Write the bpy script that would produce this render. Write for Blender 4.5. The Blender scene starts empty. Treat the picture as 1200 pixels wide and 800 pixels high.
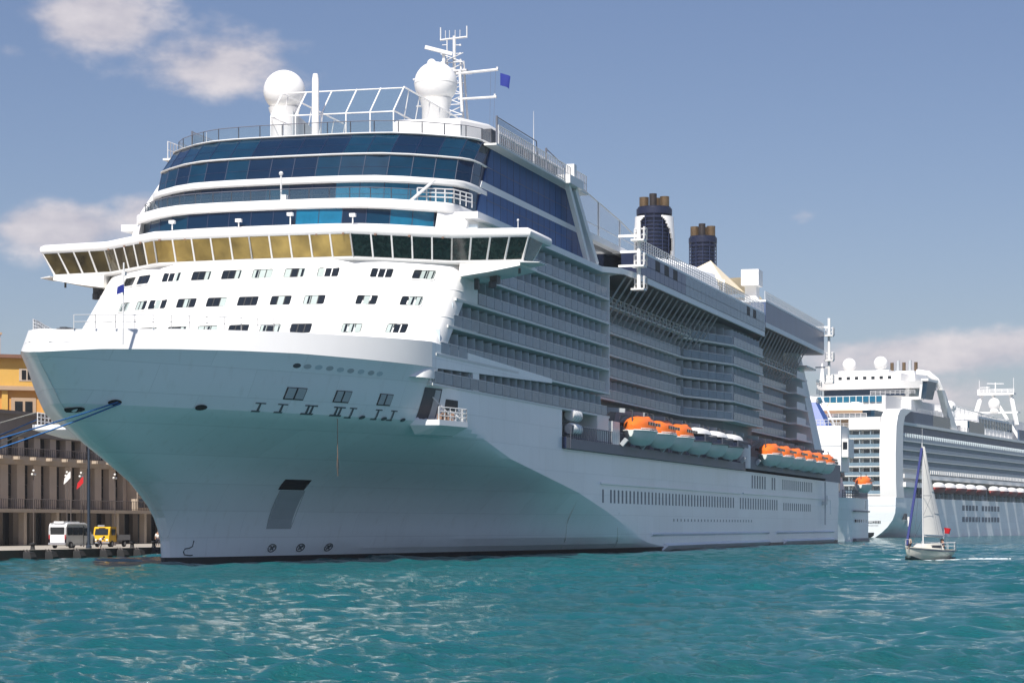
import bpy, math, random
import numpy as np
from mathutils import Vector, Matrix
random.seed(7)
sc = bpy.context.scene
col = sc.collection
rad = math.radians

# ------------------------------------------------------------------ camera
cam_d = bpy.data.cameras.new("camera")
cam_d.sensor_width = 36.0
cam_d.lens = 82.5
cam_d.shift_y = 0.18
cam_d.clip_start = 0.5
cam_d.clip_end = 40000
cam = bpy.data.objects.new("camera", cam_d)
col.objects.link(cam)
CAMX, CAMY, CAMZ = -183.4, -83.4, 3.3
HEAD = math.atan(790 / 2750.0)
cam.location = (CAMX, CAMY, CAMZ)
cam.rotation_euler = (rad(90), 0, HEAD - rad(90))
sc.camera = cam

# ------------------------------------------------------------------ sky, sun, exposure
SUN_AZ = math.atan2(0.008, -1.0)
SUN_EL = rad(53)
SKY_STRENGTH = 0.085
SUN_STRENGTH = 4.6
world = bpy.data.worlds.new("World")
sc.world = world
world.use_nodes = True
wt = world.node_tree
for n in list(wt.nodes):
    wt.nodes.remove(n)

class NT:
    """tiny helper to write node trees"""
    def __init__(s, tree): s.t = tree
    def n(s, typ, **kw):
        nd = s.t.nodes.new(typ)
        for k, v in kw.items():
            if hasattr(nd, k): setattr(nd, k, v)
        return nd
    def l(s, a, b): s.t.links.new(a, b)
    def val(s, sock, v):
        if hasattr(v, 'is_output') or isinstance(v, bpy.types.NodeSocket): s.l(v, sock)
        else: sock.default_value = v
    def m(s, op, a, b=0.0, c=0.0, clamp=False):
        nd = s.n('ShaderNodeMath', operation=op); nd.use_clamp = clamp
        for i, v in enumerate((a, b, c)): s.val(nd.inputs[i], v)
        return nd.outputs[0]
    def mix(s, fac, a, b, mode='MIX'):
        nd = s.n('ShaderNodeMix', data_type='RGBA', blend_type=mode)
        s.val(nd.inputs[0], fac); s.val(nd.inputs[6], a); s.val(nd.inputs[7], b)
        return nd.outputs[2]

def build_sky():
    k = NT(wt)
    sky = k.n('ShaderNodeTexSky', sky_type='NISHITA', sun_disc=False)
    sky.sun_elevation = SUN_EL
    sky.sun_rotation = math.pi / 2 - SUN_AZ
    sky.altitude = 0
    sky.air_density = 1.0
    sky.dust_density = 0.8
    sky.ozone_density = 2.5
    tc = k.n('ShaderNodeTexCoord')
    sep = k.n('ShaderNodeSeparateXYZ'); k.l(tc.outputs['Generated'], sep.inputs[0])
    az = k.m('ARCTAN2', sep.outputs[1], sep.outputs[0])
    el = k.m('ARCSINE', sep.outputs[2])
    # duller harbour haze low down, clear deep sky overhead
    up = k.n('ShaderNodeMapRange', interpolation_type='SMOOTHSTEP'); k.l(el, up.inputs[0])
    up.inputs[1].default_value = rad(10); up.inputs[2].default_value = rad(42); up.inputs[3].default_value = 0; up.inputs[4].default_value = 1
    tintc = k.mix(up.outputs[0], (0.685, 0.65, 0.725, 1), (0.84, 0.83, 1.04, 1))
    tint = k.mix(1.0, sky.outputs[0], tintc, 'MULTIPLY')
    # soft fractal detail over the sky direction
    cmb = k.n('ShaderNodeCombineXYZ')
    k.l(k.m('MULTIPLY', az, 1.0), cmb.inputs[0]); k.l(k.m('MULTIPLY', el, 1.7), cmb.inputs[1])
    nz = k.n('ShaderNodeTexNoise'); nz.inputs['Scale'].default_value = 34; nz.inputs['Detail'].default_value = 7; nz.inputs['Roughness'].default_value = 0.55
    k.l(cmb.outputs[0], nz.inputs['Vector'])
    nz2 = k.n('ShaderNodeTexNoise'); nz2.inputs['Scale'].default_value = 9; nz2.inputs['Detail'].default_value = 5
    k.l(cmb.outputs[0], nz2.inputs['Vector'])
    dens = None
    # azimuth (deg), elevation (deg), half widths (deg), strength
    clouds = [(26.1, 12.0, 1.7, .9, 1.15), (23.2, 11.0, 2.3, .9, .95), (26.9, 7.1, 1.8, .65, 1.2), (24.9, 7.5, .9, .55, 1.0),
              (5.9, 4.1, 3.6, .55, 1.1), (4.2, 4.25, 1.6, .5, 1.0), (8.3, 4.0, 1.5, .5, .9), (6.0, 3.1, 5.5, .8, .75),
              (8.9, 7.45, .55, .25, .55), (5.8, 11.5, .7, .25, .42), (28.0, 11.2, .5, .3, .5),
              (44, 9, 5, 1.6, 1), (-16, 8, 6, 1.5, 1), (62, 14, 8, 2, .9), (-40, 12, 9, 2, .9),
              (120, 18, 18, 7, .9), (-100, 22, 24, 9, 1), (-150, 14, 16, 5, .9), (-70, 30, 16, 7, .8), (178, 18, 38, 8, 1.15), (-168, 30, 20, 8, .9)]  # this row: unseen clouds behind and beside the camera, added to brighten the shaded hull
    for a0, e0, wa, we, st in clouds:
        da = k.m('MULTIPLY', k.m('SUBTRACT', az, rad(a0)), 1 / rad(wa))
        de = k.m('MULTIPLY', k.m('SUBTRACT', el, rad(e0)), 1 / rad(we))
        r2 = k.m('ADD', k.m('MULTIPLY', da, da), k.m('MULTIPLY', de, de))
        g = k.m('MULTIPLY', k.m('EXPONENT', k.m('MULTIPLY', r2, -0.75)), st)
        dens = g if dens is None else k.m('MAXIMUM', dens, g)
    detail = k.m('MULTIPLY', k.m('SUBTRACT', nz.outputs[0], 0.5), 1.35)
    big = k.m('MULTIPLY', k.m('SUBTRACT', nz2.outputs[0], 0.5), 0.7)
    d = k.m('ADD', k.m('ADD', dens, detail), big)
    mr = k.n('ShaderNodeMapRange', interpolation_type='SMOOTHSTEP')
    k.l(d, mr.inputs[0]); mr.inputs[1].default_value = 0.36; mr.inputs[2].default_value = 1.0
    mr.inputs[3].default_value = 0; mr.inputs[4].default_value = 0.85
    gate = k.n('ShaderNodeMapRange', interpolation_type='SMOOTHSTEP')
    k.l(dens, gate.inputs[0]); gate.inputs[1].default_value = 0.06; gate.inputs[2].default_value = 0.35
    fac = k.m('MULTIPLY', mr.outputs[0], gate.outputs[0])
    shade = k.n('ShaderNodeMapRange'); k.l(nz.outputs[0], shade.inputs[0])
    shade.inputs[1].default_value = .3; shade.inputs[2].default_value = .7
    shade.inputs[3].default_value = 0.0; shade.inputs[4].default_value = 1.0
    ccol = k.mix(shade.outputs[0], (4.2, 4.0, 4.6, 1), (6.8, 6.3, 6.4, 1))
    fin = k.mix(fac, tint, ccol)
    bg = k.n('ShaderNodeBackground'); bg.inputs[1].default_value = SKY_STRENGTH
    k.l(fin, bg.inputs[0])
    out = k.n('ShaderNodeOutputWorld'); k.l(bg.outputs[0], out.inputs[0])
build_sky()

sun_d = bpy.data.lights.new("sun", 'SUN')
sun_d.energy = SUN_STRENGTH
sun_d.angle = rad(0.5)
sun_d.color = (1.0, 0.95, 0.87)
sun = bpy.data.objects.new("sun", sun_d)
col.objects.link(sun)
sdir = Vector((math.cos(SUN_AZ) * math.cos(SUN_EL), math.sin(SUN_AZ) * math.cos(SUN_EL), math.sin(SUN_EL)))
sun.rotation_euler = (-sdir).to_track_quat('-Z', 'Y').to_euler()
sun.location = (0, 0, 120)
sc.view_settings.view_transform = 'Standard'
sc.view_settings.look = 'None'
sc.view_settings.gamma = 1
sc.view_settings.exposure = 0.52
sc.view_settings.use_curve_mapping = False

# ------------------------------------------------------------------ helpers
class MB:
    def __init__(s): s.v = []; s.f = []; s.m = []
    def face(s, pts, mi=0):
        b = len(s.v); s.v += [tuple(p) for p in pts]; s.f.append(tuple(range(b, b + len(pts)))); s.m.append(mi)
    def box(s, x0, x1, y0, y1, z0, z1, mi=0):
        b = len(s.v)
        s.v += [(x0, y0, z0), (x1, y0, z0), (x1, y1, z0), (x0, y1, z0), (x0, y0, z1), (x1, y0, z1), (x1, y1, z1), (x0, y1, z1)]
        for q in ((0, 3, 2, 1), (4, 5, 6, 7), (0, 1, 5, 4), (1, 2, 6, 5), (2, 3, 7, 6), (3, 0, 4, 7)):
            s.f.append(tuple(b + i for i in q)); s.m.append(mi)
    def hexa(s, p, mi=0):
        """8 points: bottom ring then top ring"""
        b = len(s.v); s.v += [tuple(q) for q in p]
        for q in ((0, 3, 2, 1), (4, 5, 6, 7), (0, 1, 5, 4), (1, 2, 6, 5), (2, 3, 7, 6), (3, 0, 4, 7)):
            s.f.append(tuple(b + i for i in q)); s.m.append(mi)
    def bar(s, p, q, w, h, mi=0):
        p = Vector(p); q = Vector(q); d = (q - p).normalized()
        up = Vector((0, 0, 1)) if abs(d.z) < .95 else Vector((1, 0, 0))
        a = d.cross(up).normalized() * (w / 2); c = a.cross(d).normalized() * (h / 2)
        s.hexa([p - a - c, q - a - c, q + a - c, p + a - c, p - a + c, q - a + c, q + a + c, p + a + c], mi)
    def loft(s, rings, mi=0, closed=True, caps=True):
        b = len(s.v); n = len(rings[0])
        for r in rings: s.v += [tuple(p) for p in r]
        for i in range(len(rings) - 1):
            for j in range(n if closed else n - 1):
                k = (j + 1) % n
                s.f.append((b + i * n + j, b + i * n + k, b + (i + 1) * n + k, b + (i + 1) * n + j)); s.m.append(mi)
        if caps and closed:
            s.f.append(tuple(b + j for j in reversed(range(n)))); s.m.append(mi)
            s.f.append(tuple(b + (len(rings) - 1) * n + j for j in range(n))); s.m.append(mi)
    def grid(s, rows, mi=0): s.loft(rows, mi, closed=False, caps=False)
    def tube(s, p, q, r, n=6, mi=0, r2=None):
        s.path([p, q], r, n, mi, r2)
    def path(s, pts, r, n=6, mi=0, r2=None):
        pts = [Vector(p) for p in pts]; rings = []
        for i, p in enumerate(pts):
            d = (pts[min(i + 1, len(pts) - 1)] - pts[max(i - 1, 0)]).normalized()
            up = Vector((0, 0, 1)) if abs(d.z) < .9 else Vector((1, 0, 0))
            a = d.cross(up).normalized(); c = a.cross(d).normalized()
            rr = r if r2 is None else r + (r2 - r) * i / (len(pts) - 1)
            rings.append([p + a * (rr * math.cos(t)) + c * (rr * math.sin(t)) for t in (2 * math.pi * j / n for j in range(n))])
        s.loft(rings, mi)
    def lathe(s, c, prof, n=24, mi=0):
        s.loft([[(c[0] + r * math.cos(2 * math.pi * j / n), c[1] + r * math.sin(2 * math.pi * j / n), c[2] + z) for j in range(n)] for r, z in prof], mi)
    def ball(s, c, r, n=20, mi=0, sz=1.0):
        k = n // 2
        s.lathe(c, [(max(1e-3, r * math.sin(math.pi * i / k)), -r * sz * math.cos(math.pi * i / k)) for i in range(k + 1)], n, mi)
    def prism(s, poly, z0, z1, mi=0):
        s.loft([[(x, y, z0) for x, y in poly], [(x, y, z1) for x, y in poly]], mi)
    def rail(s, pts, h=1.1, step=1.6, rails=(1.0, .66, .33), r=.035, mi=0, posts=True):
        """posts and rails along a polyline of deck points"""
        P = [Vector(p) for p in pts]
        for a, b in zip(P, P[1:]):
            for f in rails: s.tube(a + Vector((0, 0, h * f)), b + Vector((0, 0, h * f)), r, 4, mi)
            n = max(1, int((b - a).length / step))
            if posts:
                for i in range(n + 1):
                    p = a.lerp(b, i / n); s.tube(p, p + Vector((0, 0, h)), r * 1.2, 4, mi)
    def build(s, name, mats, parent=None, smooth=None, split=False):
        if split:   # every loose piece becomes an object of its own
            up = list(range(len(s.v)))
            def root(i):
                while up[i] != i: up[i] = up[up[i]]; i = up[i]
                return i
            for f in s.f:
                for i in f[1:]: up[root(i)] = root(f[0])
            groups = {}
            for k, f in enumerate(s.f): groups.setdefault(root(f[0]), []).append(k)
            res = None
            for ks in groups.values():
                ids = sorted({i for k in ks for i in s.f[k]}); mp = {i: n for n, i in enumerate(ids)}
                q = MB(); q.v = [s.v[i] for i in ids]; q.f = [tuple(mp[i] for i in s.f[k]) for k in ks]; q.m = [s.m[k] for k in ks]
                res = q.build(name, mats, parent, smooth)
            return res
        me = bpy.data.meshes.new(name)
        me.from_pydata(s.v, [], s.f)
        if not isinstance(mats, (list, tuple)): mats = [mats]
        for m in mats: me.materials.append(m)
        if len(mats) > 1: me.polygons.foreach_set('material_index', s.m)
        if smooth is not None:
            me.polygons.foreach_set('use_smooth', [True] * len(me.polygons))
            me.set_sharp_from_angle(angle=rad(smooth))
        me.validate(); me.update()
        o = bpy.data.objects.new(name, me); col.objects.link(o)
        if parent is not None: o.parent = parent
        return o

def tag(o, label=None, cat=None, group=None, kind=None):
    if label: o['label'] = label
    if cat: o['category'] = cat
    if group: o['group'] = group
    if kind: o['kind'] = kind
    return o
def thing(name, label, cat, loc=(0, 0, 0), rz=0, group=None):
    o = bpy.data.objects.new(name, None); col.objects.link(o)
    o.empty_display_size = .5
    o.location = loc; o.rotation_euler = (0, 0, rz)
    return tag(o, label, cat, group)
def children_of(o): return [c for c in bpy.data.objects if c.parent == o]
def copy_tree(o, parent=None):
    c = o.copy(); col.objects.link(c)
    if parent is not None: c.parent = parent
    for ch in children_of(o): copy_tree(ch, c)
    return c

def pm(name, c, rough=.5, metal=0, var=.06, vs=.6, bump=0, bs=8, spec=.5, alpha=1, coat=0, streak=0, plates=0, objvar=0):
    """painted / plain material with weathering noise; streak = vertical run marks, plates = welded plate pattern"""
    m = bpy.data.materials.new(name); m.use_nodes = True
    k = NT(m.node_tree); bs_ = m.node_tree.nodes['Principled BSDF']
    bs_.inputs['Roughness'].default_value = rough; bs_.inputs['Metallic'].default_value = metal
    bs_.inputs['Specular IOR Level'].default_value = spec
    bs_.inputs['Alpha'].default_value = alpha
    bs_.inputs['Coat Weight'].default_value = coat
    tc = k.n('ShaderNodeTexCoord')
    colr = (c[0], c[1], c[2], 1)
    nz = k.n('ShaderNodeTexNoise'); nz.inputs['Scale'].default_value = vs; nz.inputs['Detail'].default_value = 5
    k.l(tc.outputs['Object'], nz.inputs['Vector'])
    f = k.m('MULTIPLY', k.m('SUBTRACT', nz.outputs[0], .5), var * 4)
    if objvar:
        oi = k.n('ShaderNodeObjectInfo')
        f = k.m('ADD', f, k.m('MULTIPLY', k.m('SUBTRACT', oi.outputs['Random'], .5), objvar))
    hs = k.n('ShaderNodeHueSaturation'); hs.inputs['Color'].default_value = colr
    k.l(k.m('ADD', 1.0, f), hs.inputs['Value'])
    cur = hs.outputs[0]
    if streak:
        mp = k.n('ShaderNodeMapping'); mp.inputs['Scale'].default_value = (1.6, 1.6, .07)
        k.l(tc.outputs['Object'], mp.inputs[0])
        n2 = k.n('ShaderNodeTexNoise'); n2.inputs['Scale'].default_value = 1.0; n2.inputs['Detail'].default_value = 6
        k.l(mp.outputs[0], n2.inputs['Vector'])
        mr = k.n('ShaderNodeMapRange'); k.l(n2.outputs[0], mr.inputs[0])
        mr.inputs[1].default_value = .56; mr.inputs[2].default_value = .8; mr.inputs[3].default_value = 0; mr.inputs[4].default_value = streak
        cur = k.mix(mr.outputs[0], cur, (c[0] * .62, c[1] * .57, c[2] * .5, 1))
    if plates:
        sp = k.n('ShaderNodeSeparateXYZ'); k.l(tc.outputs['Object'], sp.inputs[0])
        cb = k.n('ShaderNodeCombineXYZ'); k.l(sp.outputs[0], cb.inputs[0]); k.l(sp.outputs[2], cb.inputs[1])
        br = k.n('ShaderNodeTexBrick'); k.l(cb.outputs[0], br.inputs['Vector'])
        br.inputs['Scale'].default_value = 1; br.inputs['Brick Width'].default_value = 9; br.inputs['Row Height'].default_value = 2.3
        br.inputs['Mortar Size'].default_value = .025; br.inputs['Mortar Smooth'].default_value = 1
        br.inputs['Color1'].default_value = (1, 1, 1, 1); br.inputs['Color2'].default_value = (1 - .03 * plates,) * 3 + (1,)
        br.inputs['Mortar'].default_value = (1 - .14 * plates,) * 3 + (1,)
        cur = k.mix(1.0, cur, br.outputs[0], 'MULTIPLY')
        n3 = k.n('ShaderNodeTexNoise'); n3.inputs['Scale'].default_value = .45; n3.inputs['Detail'].default_value = 2
        k.l(tc.outputs['Object'], n3.inputs['Vector'])
        bp = k.n('ShaderNodeBump'); bp.inputs['Strength'].default_value = .35; bp.inputs['Distance'].default_value = .12
        k.l(k.m('ADD', n3.outputs[0], k.m('MULTIPLY', br.outputs[1], -.15)), bp.inputs['Height'])
        k.l(bp.outputs[0], bs_.inputs['Normal'])
    elif bump:
        n3 = k.n('ShaderNodeTexNoise'); n3.inputs['Scale'].default_value = bs; n3.inputs['Detail'].default_value = 4
        k.l(tc.outputs['Object'], n3.inputs['Vector'])
        bp = k.n('ShaderNodeBump'); bp.inputs['Strength'].default_value = .5; bp.inputs['Distance'].default_value = bump
        k.l(n3.outputs[0], bp.inputs['Height']); k.l(bp.outputs[0], bs_.inputs['Normal'])
    k.l(cur, bs_.inputs['Base Color'])
    return m

M = dict(
    hull=pm('hull_paint', (.86, .89, .90), .32, var=.02, vs=.15, streak=.22, plates=2.2),
    white=pm('white_paint', (.80, .79, .77), .4, var=.015, vs=.4, streak=.07),
    white2=pm('superstructure_white', (.80, .81, .81), .45, var=.02, vs=.5, streak=.05),
    boot=pm('boot_top_black', (.012, .013, .016), .5, var=.1),
    slab=pm('deck_edge_white', (.72, .72, .69), .5, var=.04, vs=1.5),
    deck=pm('deck_teak', (.30, .20, .12), .7, var=.08),
    grey=pm('light_grey_paint', (.42, .45, .47), .5, var=.05),
    dgrey=pm('dark_grey_paint', (.06, .065, .075), .5, var=.08),
    ledge=pm('ledge_blue_grey', (.13, .135, .17), .5, var=.06),
    navy=pm('navy_paint', (.012, .02, .055), .35, var=.08),
    black=pm('black_opening', (.008, .009, .01), .6),
    blueglass=pm('navy_glass', (.004, .017, .042), .06, var=.14, vs=.35, spec=.5),
    tealglass=pm('teal_glass', (.004, .029, .058), .06, var=.2, vs=.5, spec=.5),
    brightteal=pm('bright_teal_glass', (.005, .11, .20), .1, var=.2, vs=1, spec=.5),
    sideglass=pm('side_navy_glass', (.045, .115, .28), .4, var=.14, vs=.4, spec=.04),
    portglass=pm('hull_window_glass', (.11, .14, .18), .4, var=.15, vs=.8, spec=.12),
    fasciaglass=pm('fascia_glass', (.085, .12, .215), .3, var=.12, vs=.3, spec=.15),
    farglass=pm('far_ship_glass', (.065, .095, .15), .35, var=.12, vs=.3, spec=.1),
    recess=pm('recess_glass', (.006, .012, .02), .08, spec=.5, var=.1),
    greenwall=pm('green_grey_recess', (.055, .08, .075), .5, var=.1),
    doorglass=pm('balcony_door_glass', (.075, .11, .135), .2, objvar=1.3, var=.2, vs=.9, spec=.5),
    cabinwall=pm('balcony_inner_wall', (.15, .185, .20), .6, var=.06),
    railglass=pm('balcony_rail_glass', (.19, .28, .35), .25, objvar=.25, var=.1, vs=.7, spec=.3, alpha=.8),
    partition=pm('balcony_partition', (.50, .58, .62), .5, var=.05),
    clearglass=pm('screen_glass', (.10, .16, .20), .05, var=.05, alpha=.28, spec=.6),
    steel=pm('steel_rail', (.62, .62, .62), .4, var=.03),
    railgrey=pm('rail_grey', (.12, .13, .16), .45, var=.05),
    winglass=pm('window_dark', (.012, .016, .02), .08, spec=.5, var=.2),
    wincurtain=pm('window_curtained', (.36, .42, .40), .3, var=.1),
    gold=pm('gold_reflection_pane', (.37, .26, .075), .16, metal=.5, var=.45, vs=.55, bump=.05, bs=.9),  # gold-tinted bridge glass with a mirrored scene painted in as colour noise
    olive=pm('olive_reflection_pane', (.075, .058, .022), .14, metal=.4, var=.7, vs=.8, bump=.06, bs=1.6),  # same bridge glass, darker reflection painted into the colour
    darkpane=pm('green_reflection_pane', (.010, .021, .019), .08, var=.8, vs=2.6, spec=.6),  # same bridge glass, dark green reflection painted into the colour
    orange=pm('lifeboat_orange', (.80, .17, .018), .42, var=.05, vs=1),
    boatwhite=pm('lifeboat_white', (.66, .70, .67), .4, var=.04),
    funnel=pm('funnel_navy', (.010, .014, .038), .4, var=.1),
    pipe=pm('exhaust_pipe', (.16, .105, .055), .4, metal=.5, var=.2, vs=1),
    pipedark=pm('sooty_pipe', (.02, .014, .012), .6, var=.3),
    cream=pm('cream_canvas', (.72, .63, .46), .7, var=.05),
    rust=pm('rusty_line', (.22, .13, .09), .8, var=.2),
    mark=pm('draught_mark_dark', (.06, .085, .095), .6),
    bluecloth=pm('blue_cloth', (.006, .02, .22), .7, var=.1),
    redcloth=pm('red_cloth', (.50, .006, .01), .7, var=.1),
    whitecloth=pm('white_cloth', (.78, .76, .74), .7, var=.05),
    ropeblue=pm('blue_rope', (.012, .10, .28), .8, var=.2, vs=3),
    ropegrey=pm('grey_rope', (.36, .35, .31), .8, var=.2, vs=3),
)

# ------------------------------------------------------------------ water
def water_material():
    m = bpy.data.materials.new('sea_water'); m.use_nodes = True
    k = NT(m.node_tree); b = m.node_tree.nodes['Principled BSDF']
    b.inputs['Roughness'].default_value = .06; b.inputs['IOR'].default_value = 1.333
    tc = k.n('ShaderNodeTexCoord')
    nz = k.n('ShaderNodeTexNoise'); nz.inputs['Scale'].default_value = .022; nz.inputs['Detail'].default_value = 3
    k.l(tc.outputs['Object'], nz.inputs['Vector'])
    c = k.mix(nz.outputs[0], (.004, .066, .078, 1), (.005, .094, .100, 1))
    k.l(c, b.inputs['Base Color'])
    mp = k.n('ShaderNodeMapping'); mp.inputs['Rotation'].default_value = (0, 0, rad(-20)); mp.inputs['Scale'].default_value = (1, .5, 1)
    k.l(tc.outputs['Object'], mp.inputs[0])
    n1 = k.n('ShaderNodeTexNoise'); n1.inputs['Scale'].default_value = 3.4; n1.inputs['Detail'].default_value = 7; n1.inputs['Roughness'].default_value = .62; n1.inputs['Distortion'].default_value = .4
    k.l(mp.outputs[0], n1.inputs['Vector'])
    n2 = k.n('ShaderNodeTexNoise'); n2.inputs['Scale'].default_value = 8.5; n2.inputs['Detail'].default_value = 5; n2.inputs['Roughness'].default_value = .6
    k.l(mp.outputs[0], n2.inputs['Vector'])
    # gusts: the small ripples come and go in patches
    n4 = k.n('ShaderNodeTexNoise'); n4.inputs['Scale'].default_value = .06; n4.inputs['Detail'].default_value = 3
    k.l(tc.outputs['Object'], n4.inputs['Vector'])
    gust = k.n('ShaderNodeMapRange'); k.l(n4.outputs[0], gust.inputs[0]); gust.inputs[1].default_value = .35; gust.inputs[2].default_value = .65; gust.inputs[3].default_value = .55; gust.inputs[4].default_value = 1.25
    hgt = k.m('MULTIPLY', k.m('ADD', k.m('MULTIPLY', n1.outputs[0], .21), k.m('MULTIPLY', n2.outputs[0], .075)), gust.outputs[0])
    bp = k.n('ShaderNodeBump'); bp.inputs['Strength'].default_value = 1.0; bp.inputs['Distance'].default_value = 1.0
    k.l(hgt, bp.inputs['Height']); k.l(bp.outputs[0], b.inputs['Normal'])
    return m
def build_water():
    rs = np.random.RandomState(11)
    r = [0.5, 8, 16]
    while r[-1] < 12000:
        x = r[-1]
        r.append(x + (.09 + .0026 * max(0, x - 22) if x > 22 else 1.5) if x < 420 else x * 1.04)
    r = np.array(r)
    ctr = HEAD - rad(0)
    fine = np.linspace(-rad(17), rad(17), 640)
    coarse = np.linspace(rad(17), 2 * math.pi - rad(17), 90)[1:-1]
    th = np.concatenate([fine, coarse]) + ctr
    Rr, T = np.meshgrid(r, th, indexing='ij')
    X = Rr * np.cos(T); Y = Rr * np.sin(T)
    dist = Rr
    Z = np.zeros_like(X); DX = np.zeros_like(X); DY = np.zeros_like(X)
    n = 130
    lam = np.exp(rs.uniform(math.log(.55), math.log(11), n))
    wind = rad(205)
    sp = .09 + .0026 * np.maximum(0, dist - 22)
    for L in lam:
        a = wind + rs.normal(0, .6 if L < 4 else .38)
        k = 2 * math.pi / L
        amp = .0068 * L * rs.uniform(.5, 1.4) * (1.0 if L < 3.5 else (3.5 / L) ** .85)
        fade = np.clip((L - 2.2 * sp) / (1.5 * sp), 0, 1)
        ph = k * (X * math.cos(a) + Y * math.sin(a)) + rs.uniform(0, 6.28)
        Z += amp * fade * np.cos(ph)
        q = .6
        DX -= q * amp * fade * math.cos(a) * np.sin(ph); DY -= q * amp * fade * math.sin(a) * np.sin(ph)
    # patches of livelier and calmer water
    patch = .85 + .35 * np.sin(X * .045 + 1.3 * np.sin(Y * .03)) * np.sin(Y * .05 + .7)
    Z *= patch
    V = np.stack([X + DX, Y + DY, Z], -1).reshape(-1, 3)
    nr, nt = len(r), len(th)
    i = np.arange(nr - 1)[:, None] * nt; j = np.arange(nt)[None, :]; j2 = (j + 1) % nt
    F = np.stack([i + j, i + nt + j, i + nt + j2, i + j2], -1).reshape(-1, 4)
    me = bpy.data.meshes.new('water')
    me.vertices.add(len(V)); me.vertices.foreach_set('co', V.ravel().astype(np.float32))
    me.loops.add(F.size); me.loops.foreach_set('vertex_index', F.ravel().astype(np.int32))
    me.polygons.add(len(F)); me.polygons.foreach_set('loop_start', np.arange(0, F.size, 4, dtype=np.int32))
    me.polygons.foreach_set('use_smooth', np.ones(len(F), dtype=bool))
    me.update(calc_edges=True)
    me.materials.append(water_material())
    o = bpy.data.objects.new('water', me); col.objects.link(o)
    o.location = (CAMX, CAMY, 0)
    tag(o, 'choppy teal green harbour water filling the whole foreground', 'water', kind='structure')
build_water()

# ------------------------------------------------------------------ main cruise ship: hull shape
def interp(x, tab):
    if x <= tab[0][0]: return tab[0][1]
    for (a, b), (c, d) in zip(tab, tab[1:]):
        if x <= c: return b + (d - b) * (x - a) / (c - a)
    return tab[-1][1]
XS = [(-3, 2), (0, 0), (1.9, 0), (3.6, -.6), (5.2, -2.2), (7, -5.2), (8.75, -9.9), (10.4, -14.6), (12.65, -19), (14, -20.5), (15.2, -21.9), (16.43, -23.3), (18.6, -22.3), (20, -22)]
LL = [(-3, 130), (0, 125), (1.5, 100), (4, 90), (7, 75), (10, 56), (12.3, 48), (14, 45), (16.43, 40.5), (20, 40)]
NN = [(0, 1.5), (1.5, 1.45), (4, 1.45), (7, 1.5), (10, 1.6), (12.3, 1.8), (14, 1.7), (16.3, 1.45), (20, 1.45)]
RR = [(0, .25), (3, .4), (7, .8), (12, 1.0), (20, .8)]
ZWB = [(-23.2, 16.43), (-19, 16.87), (-13, 17.22), (-7, 17.46), (-1, 17.6), (17, 17.52)]
ZBT = [(-22.4, 18.23), (-19.8, 18.45), (-12.7, 18.93), (-2.6, 19.35), (5.8, 19.57), (17, 19.81)]
KW = [(0, 0), (3, .10), (6, .26), (9.5, .34), (12.0, .12), (12.6, 0)]
W = 18.4
def half(X, z):
    if z > 12 and X < 40: z = z - (interp(X, ZWB) - 16.43) * min(1, (z - 12) / 4.43)
    s = X - interp(z, XS)
    if s <= 0: return 0.0
    t = min(1., s / interp(z, LL)); kw = interp(z, KW)
    fl = W * ((1 - (1 - t) ** interp(z, NN)) * (1 - kw) + t * kw)
    b = min(W, math.sqrt(fl * fl + 2 * interp(z, RR) * s * (1 - t) ** 6))
    if X > 272:
        q = min(1, (X - 272) / 13.0); b -= 9 * (1 - math.sqrt(max(0, 1 - q * q)))
        b -= max(0, (7 - z)) * .35 * q
    return b
def hp(X, z, off=0.0):
    """point on the port side of the hull, pushed outwards by off"""
    b = half(X, z); e = .05
    bx = (half(X + e, z) - half(X - e, z)) / (2 * e); bz = (half(X, z + e) - half(X, z - e)) / (2 * e)
    n = Vector((-bx, -1, -bz)).normalized()
    return Vector((X, -b, z)) + n * off
def hull_patch(mb, X0, X1, z0, z1, off=.04, sk0=0, sk1=0, mi=0, n=5):
    """slightly raised plate following the hull; sk shifts bottom/top in X"""
    nz = 4
    rows = [[hp(X0 + (X1 - X0) * i / n + sk0 + (sk1 - sk0) * j / nz, z0 + (z1 - z0) * j / nz, off) for i in range(n + 1)] for j in range(nz + 1)]
    mb.grid(rows, mi)
    back = [[hp(X0 + (X1 - X0) * i / n + sk0 + (sk1 - sk0) * j / nz, z0 + (z1 - z0) * j / nz, -.03) for i in (0, n)] for j in (0, nz)]
    mb.face([rows[0][0], back[0][0], back[0][1], rows[0][-1]], mi); mb.face([rows[-1][0], rows[-1][-1], back[1][1], back[1][0]], mi)
    mb.face([rows[0][0], rows[-1][0], back[1][0], back[0][0]], mi); mb.face([rows[0][-1], back[0][1], back[1][1], rows[-1][-1]], mi)
def hull_line(mb, pts, r=.05, mi=0, off=.02):
    mb.path([hp(x, z, off) for x, z in pts], r, 5, mi)

ship = thing('cruise_ship', 'huge white cruise ship in front with navy glass upper decks and two dark funnels', 'cruise ship')

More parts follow.
